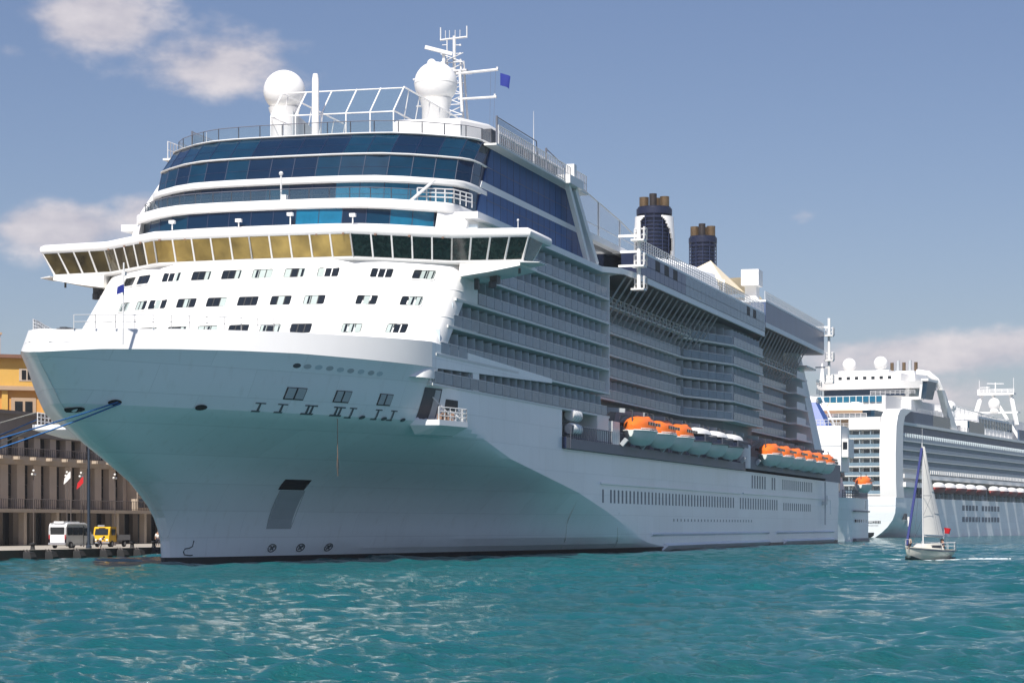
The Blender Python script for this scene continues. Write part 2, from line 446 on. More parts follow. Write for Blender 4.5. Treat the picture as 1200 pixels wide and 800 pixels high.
def build_hull():
    # lower shell: columns follow the knuckle where the flare meets the flat side
    low = [-3, -1.5, 0, .62, 1.2, 2, 3, 4, 5, 6, 7, 8, 9, 10, 11, 11.7]
    aft = [160, 200, 250, 268, 272] + [272 + 13 * math.sin(a) for a in np.linspace(.15, math.pi / 2, 8)]
    NT_ = 60
    def row_low(z):
        x0 = interp(z, XS); x1 = x0 + interp(z, LL)
        r = [x0 + (x1 - x0) * (i / NT_) ** 1.5 for i in range(NT_ + 1)]
        return r + [x1 + (150 - x1) * i / 20 for i in range(1, 21)] + aft
    XB = 10.0
    tail = [XB + 1.75 * i for i in range(1, 4)] + [17.0] + [17 + 1.75 * i for i in range(1, 26)] + [62.5]
    N0 = 40
    def row_up(z):
        x0 = interp(z, XS)
        return [x0 + (XB - x0) * (i / N0) ** 1.8 for i in range(N0 + 1)] + tail
    upz = [11.695, 12.05, 12.4, 12.75, 13.4, 14.2, 15, 15.6, 16.1]
    mb = MB()
    def add(pts, sgn, skip):
        b = len(mb.v); n = len(pts[0])
        for r in pts: mb.v += r
        for i in range(len(pts) - 1):
            for j in range(n - 1):
                if skip(i, j, pts): continue
                q = (b + i * n + j, b + i * n + j + 1, b + (i + 1) * n + j + 1, b + (i + 1) * n + j)
                mb.f.append(q if sgn < 0 else q[::-1]); mb.m.append(1 if pts[i + 1][j][2] <= .63 else 0)
    for sgn in (-1, 1):
        add([[(X, sgn * half(X, z), z) for X in row_low(z)] for z in low], sgn, lambda i, j, p: False)
        pts = [[(X, sgn * half(X, z), z) for X in row_up(z)] for z in upz]
        r = []
        for X in row_up(16.4):
            zz = interp(X, ZWB); r.append((X, sgn * half(X, zz), zz))
        r[0] = (interp(16.43, XS), 0, 16.43); pts.append(r)
        add(pts, sgn, lambda i, j, p: i == len(p) - 2 and p[i][j][0] >= 16.9)
    # transom and decks
    zs = [z for z in low if z <= 11.7]
    e = 285.0
    mb.grid([[(e, -half(e, z), z), (e, half(e, z), z)] for z in zs], 0)
    # step at X = 62.5 and flat tops
    mb.face([(62.5, -18.4, 11.7), (62.5, -14.5, 11.7), (62.5, -14.5, 16.1), (62.5, -18.4, 16.1)], 0)
    mb.build('hull', [M['hull'], M['boot']], ship, smooth=13)
    mb = MB()
    top = [x for x in np.linspace(62.5, 285, 60)]
    mb.grid([[(x, -half(x, 11.68), 11.69), (x, half(x, 11.68), 11.69)] for x in top])
    xs_ = np.linspace(-22.6, 30, 50)
    mb.grid([[(x, -half(x, 17.0) + .1, 17.25), (x, half(x, 17.0) - .1, 17.25)] for x in xs_])
    mb.build('main_deck', M['grey'], ship)
    # bulwark: the sunlit white shell leaning slightly inboard, with thickness
    mb = MB()
    x0 = -23.3
    st = [x0 + 40.2 * (i / 46) ** 1.8 for i in range(47)]
    for sgn in (-1, 1):
        rows = []
        for f in (0, .12, .3, .5, .7, .9, 1.0):
            r = []
            for i_, X in enumerate(st):
                zb, zt = interp(X, ZWB), interp(X, ZBT)
                z = zb + (zt - zb) * f
                Xs = X + f * 1.0 * max(0, (17 - X) / 40.2)
                lean = 1 - .042 * f * min(1, max(0, (14 - X) / 22))
                r.append((Xs, sgn * (half(X, zb) * lean + .03 * min(1, i_ / 3)), z))
            rows.append(r)
        inner = [(p[0] + .3, p[1] * .97, p[2]) for p in rows[-1]]
        low = [(p[0] + .3, p[1] * .97, 17.2) for p in rows[-1]]
        rows += [inner, low]
        b = len(mb.v); n = len(st)
        for r in rows: mb.v += r
        for i in range(len(rows) - 1):
            for j in range(n - 1):
                q = (b + i * n + j, b + i * n + j + 1, b + (i + 1) * n + j + 1, b + (i + 1) * n + j)
                mb.f.append(q if sgn < 0 else q[::-1]); mb.m.append(0)
    mb.build('bulwark', M['white'], ship, smooth=40)
    # railing on the bulwark, bow part only
    mb = MB()
    pts = []
    for X in np.linspace(-21.3, -1.5, 13):
        pts.append((X + .6, -half(X, 17) * .97, interp(X, ZBT)))
    mb.rail(pts, 1.05, 1.9, rails=(1, .5), r=.032)
    pts = [(X + .9, half(X, 17) * .86, interp(X, ZBT) - .2) for X in np.linspace(-18.5, 6, 12)]
    mb.rail(pts, 1.1, 1.2, rails=(1, .75, .5, .25), r=.035)
    mb.build('bow_rail', M['steel'], ship)
    # windlass and bollard clutter on the fore deck seen through the rail
    mb = MB()
    for i in range(5): mb.box(-12 + i, -9, 3.2 + i * .8, 3.7 + i * .8, 17.3, 19.3)
    mb.lathe((-16, 0, 17.3), [(.5, 0), (.5, .9), (.8, .9), (.8, 1.1)], 12)
    mb.build('winch', M['dgrey'], ship, split=True)
    mb = MB()
    mb.tube((-18, -4.7, 17.3), (-17.6, -4.6, 23.6), .07, 6); mb.box(-17.7, -17.4, -4.75, -4.45, 22.6, 22.9)
    mb.build('jackstaff', M['steel'], ship)
build_hull()

SPLIT = ('hoist_arm', 'hoist_cage', 'ledge_end', 'side_house', 'recess_wall', 'overhang_wall', 'overhang_soffit', 'forward_fascia', 'locker_row', 'deck_cover', 'deck_bar', 'house_window', 'slanted_post', 'screen_top', 'canopy_wing', 'deck_screen', 'deck_clutter', 'round_window', 'end_balcony', 'glass_screen', 'pane', 'hull_window', 'window_row', 'stair_window', 'window', 'vent', 'white_mast', 'searchlight', 'light_post', 'canvas_roof', 'sunshade_post', 'aft_stair', 'house_rail', 'cage_wall')
def build_hull_details():
    def part(name, mat, fn, smooth=None):
        mb = MB(); fn(mb); return mb.build(name, mat, ship, smooth, name in SPLIT)
    # louvred mooring windows
    for X0, X1 in ((-.9, 1.25), (4.6, 6.5), (10.2, 12.1)):
        mb = MB(); hull_patch(mb, X0, X1, 13.85, 14.85, .03)
        f = mb.build('mooring_window', M['black'], ship)
        mb = MB()
        for a, b in ((X0 + .12, (X0 + X1) / 2 - .1), ((X0 + X1) / 2 + .1, X1 - .1)): hull_patch(mb, a, b, 13.95, 14.8, .07, mi=0, n=2)
        mb.build('louvre', M['grey'], f)
    part('mooring_window', M['black'], lambda mb: hull_patch(mb, 21.5, 24.6, 13.9, 14.9, .03))
    # big mooring door and its folded-out platform, both sides
    mb = MB(); hull_patch(mb, 16.75, 20.2, 12.62, 15.75, .03, 0, 0)
    d = mb.build('mooring_door', M['dgrey'], ship)
    mb = MB(); hull_patch(mb, 18.8, 19.9, 12.9, 15.6, .07, n=2); mb.build('door_panel', M['grey'], d)
    for sgn in (-1, 1):
        mb = MB()
        # trapezoid tray: thin deck above a tapering underside
        o = [(16.6, 16.4), (17.2, 19.0), (22.9, 19.9), (25.2, 18.1)] if sgn < 0 else [(16.6, 16.4), (16.9, 21.2), (24.0, 22.2), (27.5, 18.1)]
        i_ = [(17.4, 16.6), (18.0, 17.8), (22.4, 18.6), (24.6, 17.9)] if sgn < 0 else [(17.4, 16.6), (18.0, 18.6), (23.0, 19.4), (26.4, 17.9)]
        mb.loft([[(x, sgn * y, 11.55) for x, y in i_], [(x, sgn * y, 12.35) for x, y in o], [(x, sgn * y, 12.85) for x, y in o]])
        p = mb.build('mooring_platform', M['white2'], ship)
        mb = MB(); mb.rail([(17.3, sgn * (19.9 + sgn), 12.85), (22.8, sgn * (20.8 + sgn), 12.85), (25, sgn * 18.4, 12.85)], 1.15, 1.1, r=.05)
        mb.tube((18, sgn * 17.4, 15.6), (20.5, sgn * 19.4, 12.9), .07); mb.tube((21.8, sgn * 18.4, 13.9), (22.6, sgn * 19.7, 12.9), .07)
        mb.build('platform_rail', M['steel'], p)
        mb = MB()
        for q in range(4): mb.box(18.2 + q * 1.2, 18.7 + q * 1.2, sgn * 18.45, sgn * 18.9, 12.9, 13.4 + .2 * (q % 2))
        mb.build('roller', M['rust'], p)
    # T shaped fairleads
    for X in (-3.0, -.7):
        part('fairlead', M['mark'], lambda mb: (hull_patch(mb, X - .45, X + .6, 13.38, 13.47, .03), hull_patch(mb, X - .5, X + .35, 12.72, 12.8, .03), hull_patch(mb, X - .02, X + .14, 12.8, 13.39, .04, n=2)))
    for X in (2.4, 5.7):
        part('fairlead', M['mark'], lambda mb: (hull_patch(mb, X - .65, X + .75, 13.4, 13.5, .03), hull_patch(mb, X - .75, X + .6, 12.7, 12.8, .03), hull_patch(mb, X - .3, X - .13, 12.78, 13.41, .04, n=2), hull_patch(mb, X + .15, X + .32, 12.78, 13.41, .04, n=2)))
    for X in (7.4, 10.8, 13.0):
        part('fairlead', M['mark'], lambda mb: (hull_patch(mb, X - .4, X + .5, 13.4, 13.49, .03), hull_patch(mb, X - .06, X + .1, 12.7, 13.41, .04, n=2), hull_patch(mb, X - .5, X + .3, 12.6, 12.69, .03)))
    def oval(mb, X, z, a, b, off=.05, n=14):
        mb.face([hp(X + a * math.cos(t), z + b * math.sin(t), off) for t in (2 * math.pi * i / n for i in range(n))])
    for X in (9.0, 12.0, 14.8): part('fairlead', M['mark'], lambda mb: oval(mb, X, 12.75, .36, .15))
    for X, z in ((-15.9, 12.95), (-8.4, 12.87), (-18.1, 12.3)): part('hawse_opening', M['black'], lambda mb: oval(mb, X, z, .55, .22))
    for i, (X, z) in enumerate([(-.7, 16.64), (.45, 16.63), (1.67, 16.63), (2.92, 16.62), (4.2, 16.57), (5.44, 16.55), (6.72, 16.55), (8.04, 16.52), (9.2, 16.51)]):
        part('porthole', [M['dgrey'], M['rust'], M['grey'], M['partition']][0 if i == 0 else (1, 2, 3)[i % 3] if i not in (1, 2) else 1] if i in (0,) else (M['grey'] if i % 2 else M['partition']), lambda mb: oval(mb, X, z, .42, .2))
    # anchor pocket with its stowed ramp
    mb = MB()
    hull_patch(mb, 11.9, 15.7, 6.55, 7.45, .03, .0, -.2)
    a = mb.build('anchor_pocket', M['black'], ship)
    mb = MB(); hull_patch(mb, 12.5, 16.3, 3.05, 6.5, .02, .3, -.3)
    mb.build('anchor_ramp', M['grey'], a)
    # bulb and thruster symbols
    def bulb(mb):
        pts = [(2.75, 2.05), (2.65, 1.55), (2.3, 1.42), (1.75, 1.35), (1.6, 1.1), (1.75, .85), (2.4, .78), (2.75, .8)]
        hull_line(mb, pts, .055)
    part('bulb_mark', M['mark'], bulb)
    for X in (14.3, 18.9, 23.6):
        def thr(mb):
            hull_line(mb, [(X + .6 * math.cos(t), 1.32 + .34 * math.sin(t)) for t in np.linspace(0, 6.2832, 17)], .05)
            hull_line(mb, [(X + .38 * math.cos(t), 1.32 + .22 * math.sin(t)) for t in (.8, 3.94)], .09)
            hull_line(mb, [(X + .38 * math.cos(t), 1.32 + .22 * math.sin(t)) for t in (2.3, 5.44)], .06)
        part('thruster_mark', M['mark'], thr)
    p0 = hp(6.1, 12.6, .12)
    part('anchor_line', M['rust'], lambda mb: mb.path([p0, p0 + Vector((0, 0, -2.6)), p0 + Vector((.05, 0, -3.2)), p0 + Vector((.22, 0, -4.1)), p0 + Vector((.1, 0, -4.9)), p0 + Vector((-.12, 0, -4.1)), p0 + Vector((0, 0, -3.2))], .03, 5))
    # weld seams that show as pale arcs
    part('seam', M['white'], lambda mb: hull_line(mb, [(70.3, 7.1), (71.3, 5.6), (72.5, 3.5), (74, 1.8), (75.5, .8)], .06, off=-.01))
    part('seam', M['white'], lambda mb: hull_line(mb, [(89, 4.9), (89.4, 3), (91, 1.6), (92.5, .8)], .06, off=-.01))
    # rubbing strakes
    for x0, x1, z in ((79.5, 168, 8.15), (170, 262, 8.2)):
        part('rubbing_strake', M['hull'], lambda mb: mb.box(x0, x1, -18.62, -18.3, z, z + .22))
    for x0, x1 in ((106, 193), (200, 266)):
        part('lower_strake', M['hull'], lambda mb: mb.hexa([(x0, -18.3, 1.9), (x1, -18.3, 1.9), (x1, -18.2, 1.9), (x0, -18.2, 1.9), (x0 + .8, -18.75, 2.25), (x1, -18.75, 2.25), (x1, -18.2, 2.6), (x0, -18.2, 2.6)]))
        part('lower_strake', M['hull'], lambda mb: mb.hexa([(x0 + 8, -18.3, .15), (x1, -18.3, .15), (x1, -18.2, .15), (x0 + 8, -18.2, .15), (x0 + 8.8, -18.9, .75), (x1, -18.9, .75), (x1, -18.2, 1.2), (x0 + 8, -18.2, 1.2)]))
    # rows of slit windows, groups merged per row after the nearest ones
    xs = [80.7, 84.6] + [86.4 + 2.05 * i for i in range(38)]
    for X in xs:
        mb = MB(); mb.box(X, X + .75, -18.415, -18.38, 6.0, 7.55); mb.build('hull_window', M['portglass'], ship)
    mb = MB()
    for i in range(16): mb.box(168 + 2.2 * i, 168.8 + 2.2 * i, -18.415, -18.38, 5.9, 7.6)
    for i in range(14): mb.box(208 + 2.2 * i, 208.8 + 2.2 * i, -18.415, -18.38, 5.9, 7.2)
    for i in list(range(6)) + [8, 9]: mb.box(178 + 2.3 * i, 179 + 2.3 * i, -18.415, -18.38, 9.2, 11.2)
    for i in range(16): mb.box(207 + 2.1 * i, 207.8 + 2.1 * i, -18.415, -18.38, 9.4, 11.1)
    for i in range(26): mb.box(120 + 2.3 * i, 120.5 + 2.3 * i, -18.415, -18.38, 3.9, 4.25)
    tag(mb.build('hull_window', M['portglass'], ship), kind='stuff')
    # small shell door and pilot ladder aft
    part('shell_door', M['hull'], lambda mb: (mb.box(262, 264.5, -18.5, -18.3, 5.5, 8.5),))
    part('boarding_ladder', M['steel'], lambda mb: (mb.box(251, 253, -19.2, -18.4, 7.2, 7.9), mb.rail([(251, -19.2, 7.9), (253, -19.2, 7.9)], 1, 1), mb.bar((252, -18.9, 11.5), (252, -18.9, 3.5), .3, .12)))
    # blue-grey ledge under the boats
    part('boat_ledge', M['ledge'], lambda mb: (mb.box(64.2, 168, -18.9, -14.2, 11.75, 12.85), ))
    part('boat_ledge', M['ledge'], lambda mb: (mb.box(170.6, 256.5, -19.0, -14.2, 12.1, 14.0), ))
    part('ledge_end', M['navy'], lambda mb: (mb.box(62.6, 64.2, -18.85, -14.2, 11.75, 12.95), mb.box(168, 170.5, -18.8, -14.2, 11.75, 13.1)))
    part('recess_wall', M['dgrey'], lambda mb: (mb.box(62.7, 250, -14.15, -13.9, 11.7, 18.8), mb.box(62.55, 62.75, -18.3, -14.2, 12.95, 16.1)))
    part('ledge_rail', M['railgrey'], lambda mb: mb.rail([(65, -18.7, 12.85), (90, -18.7, 12.85)], 1.5, .9, rails=(1, .1), r=.05))
    part('side_house', M['white'], lambda mb: (mb.box(78, 83.5, -18.5, -14.4, 12.9, 16.0), mb.box(84.3, 88, -18.75, -14.6, 12.9, 15.6)))
    part('vent_post', M['white'], lambda mb: mb.lathe((171.5, -18.2, 12.1), [(1.2, 0), (1.2, 3.4), (1.0, 3.6)], 16), 40)
    part('aft_side_house', M['ledge'], lambda mb: (mb.box(257, 277, -18.2, -8, 11.7, 15.2), ))
    part('aft_house_roof', M['dgrey'], lambda mb: (mb.box(256.5, 272, -18.5, -8, 15.25, 15.7), ))
build_hull_details()

# ------------------------------------------------------------------ white sloping front
def chaikin(p, n=2):
    for _ in range(n):
        q = [p[0]]
        for a, b in zip(p, p[1:]):
            q.append((a[0] * .75 + b[0] * .25, a[1] * .75 + b[1] * .25)); q.append((a[0] * .25 + b[0] * .75, a[1] * .25 + b[1] * .75))
        q.append(p[-1]); p = q
    return p
def front_curve(z):
    xc = 20 - (28.1 - z) * .73; xk = 19.5 + 1.15 * (z - 21)
    h = [(xc - .4, 0), (xc - .25, 5), (xc + .3, 9.8), (xk - 1.9, 16.4), (xk - .2, 18.0), (xk + 1.3, 18.4), (xk + 3.2, 18.4)]
    c = chaikin(h, 2)
    return [(x, -y) for x, y in reversed(c)] + c[1:]
def front_x(Y, z):
    c = front_curve(z)
    for (xa, ya), (xb, yb) in zip(c, c[1:]):
        if ya <= Y <= yb and yb > ya: return xa + (xb - xa) * (Y - ya) / (yb - ya)
    return c[0][0]
def front_patch(mb, Y0, Y1, z0, z1, off=.05, mi=0, n=2, sk=0):
    mb.grid([[(front_x(Y0 + (Y1 - Y0) * i / n, z0 + (z1 - z0) * j / 2) - off * .85, Y0 + (Y1 - Y0) * i / n + (off * .4 if Y0 > 12 else -off * .4 if Y0 < -12 else 0), z0 + (z1 - z0) * j / 2 + off * .3) for i in range(n + 1)] for j in range(3)], mi)
def build_front():
    mb = MB()
    zz = [16.5, 17.5, 18.9, 20, 21.3, 22.6, 24, 25.3, 26.6, 27.4, 28.05]
    mb.grid([[(x, y, z) for x, y in front_curve(z)] for z in zz])
    # curved side plates down to the balcony openings (port and starboard)
    for s in (-1, 1):
        for z0, z1, xe in ((18.95, 20.2, 19.3), (21.5, 22.5, 31.0), (24.3, 28.05, 31.0), (20.2, 21.5, 20.9), (22.5, 24.3, 23.4)):
            a0 = front_curve(z0)[-1][0]; a1 = front_curve(z1)[-1][0]
            if xe > a0 + .1 or xe > a1 + .1:
                mb.face([(a0 - .9, s * 18.405, z0), (max(xe, a0), s * 18.405, z0), (max(xe, a1), s * 18.405, z1), (a1 - .9, s * 18.405, z1)])
    o = mb.build('white_front', M['white'], ship, smooth=35)
    # cabin windows, three rows; each is three panes in a raised rim
    rows = [(26.55, 18.8, (13.59, 11.4, 7.91, 4.72, 1.63, -1.43, -4.55, -7.72, -12.2, -15.5)),
            (23.85, 16.8, (12.6, 10.4, 8.47, 5.38, 2.32, -.81, -3.99, -7.15, -11.68, -15.3)),
            (21.1, 14.9, (8.6, 5.5, 2.4, -.7, -3.75, -6.64, -11.14, -14.94))]
    rnd = random.Random(5)
    for r, (zc, _, ys) in enumerate(rows):
        for Y in ys:
            w = .98 if abs(Y) < 10 else .86
            if r == 1 and Y in (12.6, 10.4): w = .62
            def S(y, z, off): return (front_x(y, z) - off * .8, y + (off * .4 if Y > 11 else -off * .4 if Y < -11 else 0), z + off * .3)
            def rrect(hw, hh, r, off):
                pts = []
                for cx, cz, a0 in ((hw - r, hh - r, 0), (-hw + r, hh - r, 90), (-hw + r, -hh + r, 180), (hw - r, -hh + r, 270)):
                    for k in range(5):
                        a = rad(a0 + 22.5 * k); pts.append(S(Y + cx + r * math.cos(a), zc + cz + r * math.sin(a), off))
                return pts
            # raised rim, dark rebate, then glass set back inside the rim
            rim = MB(); o1 = rrect(w + .12, .56, .2, .0); o2 = rrect(w + .12, .56, .2, .09); i2 = rrect(w, .45, .14, .09); i1 = rrect(w, .45, .14, .02)
            rim.loft([o1, o2, i2, i1], 0, caps=False)
            f = rim.build('cabin_window', M['slab'], ship, smooth=30)
            bk = MB(); bk.face(rrect(w, .45, .14, .022)); bk.build('rebate', M['black'], f)
            for i in range(3):
                a = Y - w + i * 2 * w / 3 + .05; b = a + 2 * w / 3 - .1
                light = rnd.random() < (.30 if abs(Y) < 9 else .5)
                mb = MB(); front_patch(mb, a, b, zc - .40, zc + .40, .032)
                mb.build('pane', M['wincurtain'] if light else M['winglass'], f)
                if light and rnd.random() < .6:
                    mb = MB(); front_patch(mb, a + .05, a + .05 + (b - a) * rnd.uniform(.2, .45), zc - .38, zc + .38, .037); mb.build('curtain_gap', M['winglass'], f)
    # faint ledges under the rows
    mb = MB()
    for z in (19.7, 22.45, 25.2):
        mb.path([(x - .02, y, z) for x, y in front_curve(z)[4:-4]], .035, 4)
    mb.build('front_seam', M['white'], ship)
build_front()

# ------------------------------------------------------------------ navigation bridge
BR = [(26.9, 24.0), (25.9, 17.4), (20.0, 9.8), (19.55, 0), (20.0, -9.8), (25.9, -17.4), (26.9, -24.0)]
def outset(p, d):
    return [(p[0][0] - d, p[0][1] + d)] + [(x - d * .95, y + (d * .35 if y > 12 else -d * .35 if y < -12 else 0)) for x, y in p[1:-1]] + [(p[-1][0] - d, p[-1][1] - d)]
def build_bridge():
    z0, z1 = 28.05, 30.1
    bot = BR; top = outset(BR, .85)
    mb = MB()
    back_b = [(32.4, -23.3), (32.4, 23.3)]; back_t = [(33.2, -24.2), (33.2, 24.2)]
    inn = lambda p: [(x + .12, y * .997) for x, y in p]
    mb.loft([[(x, y, z0) for x, y in inn(bot) + back_b], [(x, y, z1) for x, y in inn(top) + back_t]])
    br = mb.build('bridge', M['white'], ship)
    # roof with a rounded lip
    mb = MB()
    ro = lambda d: outset(BR, d) + [(33.6 + d * .3, -23.9 - d), (33.6 + d * .3, 23.9 + d)]
    mb.loft([[(x, y, z) for x, y in ro(d)] for d, z in ((.9, 30.06), (1.02, 30.22), (1.08, 30.5), (1.0, 30.78), (.7, 30.95))])
    mb.build('bridge_roof', M['white'], br, smooth=50)
    # sill band and wing undersides
    mb = MB()
    si = lambda d: outset(BR, d) + [(32.5, -23.7), (32.5, 23.7)]
    mb.loft([[(x, y, z) for x, y in si(d)] for d, z in ((-.1, 27.75), (.08, 27.9), (.1, 28.07))])
    for s in (-1, 1):
        mb.loft([[(26.4, s * 23.9, 27.5), (32.3, s * 23.9, 27.5), (32.3, s * 23.9, 27.76), (26.4, s * 23.9, 27.76)],
                 [(26.0, s * 21, 26.95), (32.3, s * 21, 26.95), (32.3, s * 21, 27.76), (26.2, s * 21, 27.76)],
                 [(25.6, s * 18.2, 26.55), (32.3, s * 18.2, 26.55), (32.3, s * 18.2, 27.76), (25.9, s * 18.2, 27.76)]])
        mb.loft([[(25.8, s * 23.95, 27.72), (30.6, s * 23.95, 27.72), (30.6, s * 23.95, 27.86), (25.8, s * 23.95, 27.86)],
                 [(27.0, s * 25.6, 27.78), (29.5, s * 25.6, 27.78), (29.5, s * 25.6, 27.84), (27.0, s * 25.6, 27.84)]])
    mb.build('wing_underside', M['white'], br, smooth=30)
    mb = MB()
    for s in (-1, 1):
        mb.box(29, 30.2, s * 20.2, s * 20.9, 26.2, 26.95); mb.lathe((28.9, s * 20.5, 25.7), [(.1, 0), (.38, .05), (.38, .6), (.1, .7)], 10)
        mb.tube((28, s * 23.4, 27.5), (28, s * 23.4, 26.9), .12); mb.box(28.5, 29, s * 18.8, s * 19.2, 25.6, 26.6)
    mb.build('searchlight', M['dgrey'], br, split=True)
    # window panes
    seg = [4, 5, 10, 10, 5, 4]
    # merge the two centre segments (10 panes in all): 5 + 5
    seg = [4, 5, 5, 5, 5, 4]
    mats = [M['olive'], M['olive'], M['gold'], M['gold'], M['darkpane'], M['darkpane']]  # colour per segment stands in for what that glass reflects
    mull = MB()
    for si_, n in enumerate(seg):
        a0, a1, b0, b1 = bot[si_], bot[si_ + 1], top[si_], top[si_ + 1]
        for i in range(n + 1):
            t = i / n
            p = (a0[0] + (a1[0] - a0[0]) * t, a0[1] + (a1[1] - a0[1]) * t, z0); q = (b0[0] + (b1[0] - b0[0]) * t, b0[1] + (b1[1] - b0[1]) * t, z1)
            mull.bar((p[0] - .03, p[1], p[2]), (q[0] - .03, q[1], q[2]), .15, .15)
        for i in range(n):
            t0, t1 = (i + .02) / n, (i + .98) / n
            L = lambda a, b, t, z: (a[0] + (b[0] - a[0]) * t, a[1] + (b[1] - a[1]) * t, z)
            k = .06
            P = [Vector(L(a0, a1, t0, z0 + .08)), Vector(L(a0, a1, t1, z0 + .08)), Vector(L(b0, b1, t1, z1 - .06)), Vector(L(b0, b1, t0, z1 - .06))]
            nrm = (P[1] - P[0]).cross(P[3] - P[0]).normalized()
            if nrm.x > 0: nrm = -nrm
            mm = mats[si_]
            if si_ == 1 and i == 4: mm = M['gold']
            mb = MB(); mb.hexa([p - nrm * .08 for p in P] + [p + nrm * .03 for p in P])
            mb.build('bridge_window', mm, br)
    for s, (a, b) in ((0, (bot[0], top[0])), (1, (bot[-1], top[-1]))):
        y = 1 if s == 0 else -1
        mb = MB(); P = [(a[0] + .2, y * 24.06, z0 + .08), (30.8, y * 23.7, z0 + .08), (31.4, y * 24.65, z1 - .06), (b[0] + .2, y * 24.9, z1 - .06)]
        mb.loft([[Vector(p) for p in P], [Vector(p) + Vector((0, y * .06, 0)) for p in P]])
        mb.build('bridge_window', M['tealglass'], br)
    mull.build('window_mullion', M['white'], br, split=True)
    mb = MB()
    for i in range(14):
        Y = -17 + 34 * i / 13; x = 19.2 if abs(Y) < 10 else 20 + (abs(Y) - 9.8) * .77 - .9
        mb.box(x - .25, x, Y - .1, Y + .1, 30.0, 30.14)
    mb.build('wiper_box', M['rust'], br, split=True)
    # roof rail and lights
    mb = MB()
    mb.tube((27.5, -23.4, 30.95), (27.5, -23.4, 31.8), .04); mb.ball((27.5, -23.4, 31.85), .12, 8)
    mb.build('roof_light', M['steel'], br)
build_bridge()

# ------------------------------------------------------------------ glazed tiers above the bridge
def tier_curve(x0):
    h = [(x0, 0), (x0 + .1, 6), (x0 + 1.0, 10.5), (x0 + 5.4, 15.6), (x0 + 7.2, 16.5), (x0 + 10, 16.6)]
    c = chaikin(h, 1)
    return [(x, -y) for x, y in reversed(c)] + c[1:]
def resample(c, step):
    out = [c[0]]; acc = 0
    for a, b in zip(c, c[1:]):
        L = math.hypot(b[0] - a[0], b[1] - a[1]); pos = 0
        while acc + (L - pos) >= step:
            pos += step - acc; acc = 0; t = pos / L
            out.append((a[0] + (b[0] - a[0]) * t, a[1] + (b[1] - a[1]) * t))
        acc += L - pos
    out.append(c[-1]); return out
def glass_tier(xb, xt, zb, zt, pick, transom=True, yscale=1.0, name='glass_front'):
    cb = [(x, y * yscale) for x, y in resample(tier_curve(xb), 2.35)]; n = len(cb)
    ct = [(x + xt - xb, y) for x, y in cb]
    rnd = random.Random(int(zb * 10))
    core = MB(); core.loft([[(x + .2, y * .992, zb) for x, y in cb] + [(70, 16, zb), (70, -16, zb)][::1], [(x + .2, y * .992, zt) for x, y in ct] + [(70, 16, zt), (70, -16, zt)]])
    base = core.build(name, M['navy'], ship)
    fr = MB()
    for i in range(n):
        fr.bar((cb[i][0] - .0, cb[i][1], zb), (ct[i][0] - .0, ct[i][1], zt), .06, .06)
    zm = zb + (zt - zb) * .45; tm = .45
    if transom:
        fr.path([(x + (xt - xb) * tm, y, zm) for x, y in cb], .022, 4)
    for i in range(n - 1):
        P = [Vector((cb[i][0], cb[i][1], zb)), Vector((cb[i + 1][0], cb[i + 1][1], zb)), Vector((ct[i + 1][0], ct[i + 1][1], zt)), Vector((ct[i][0], ct[i][1], zt))]
        Ymid = (cb[i][1] + cb[i + 1][1]) / 2
        mb = MB(); mb.loft([[p + Vector((.07, 0, 0)) for p in P], P])
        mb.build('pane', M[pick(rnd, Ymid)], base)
    fr.build('mullion', M['navy'], base)
    return base
def white_band(x0, zb, zt, depth=.5, name='white_band'):
    mb = MB(); c = tier_curve(x0)
    mb.loft([[(x + d, y * s, z) for x, y in c] + [(75, 16.2, z), (75, -16.2, z)] for d, s, z in ((.15, 1, zb), (0, 1.004, zb + .12), (0, 1.004, zt - .12), (.2, 1, zt))])
    return mb.build(name, M['white'], ship, smooth=35)
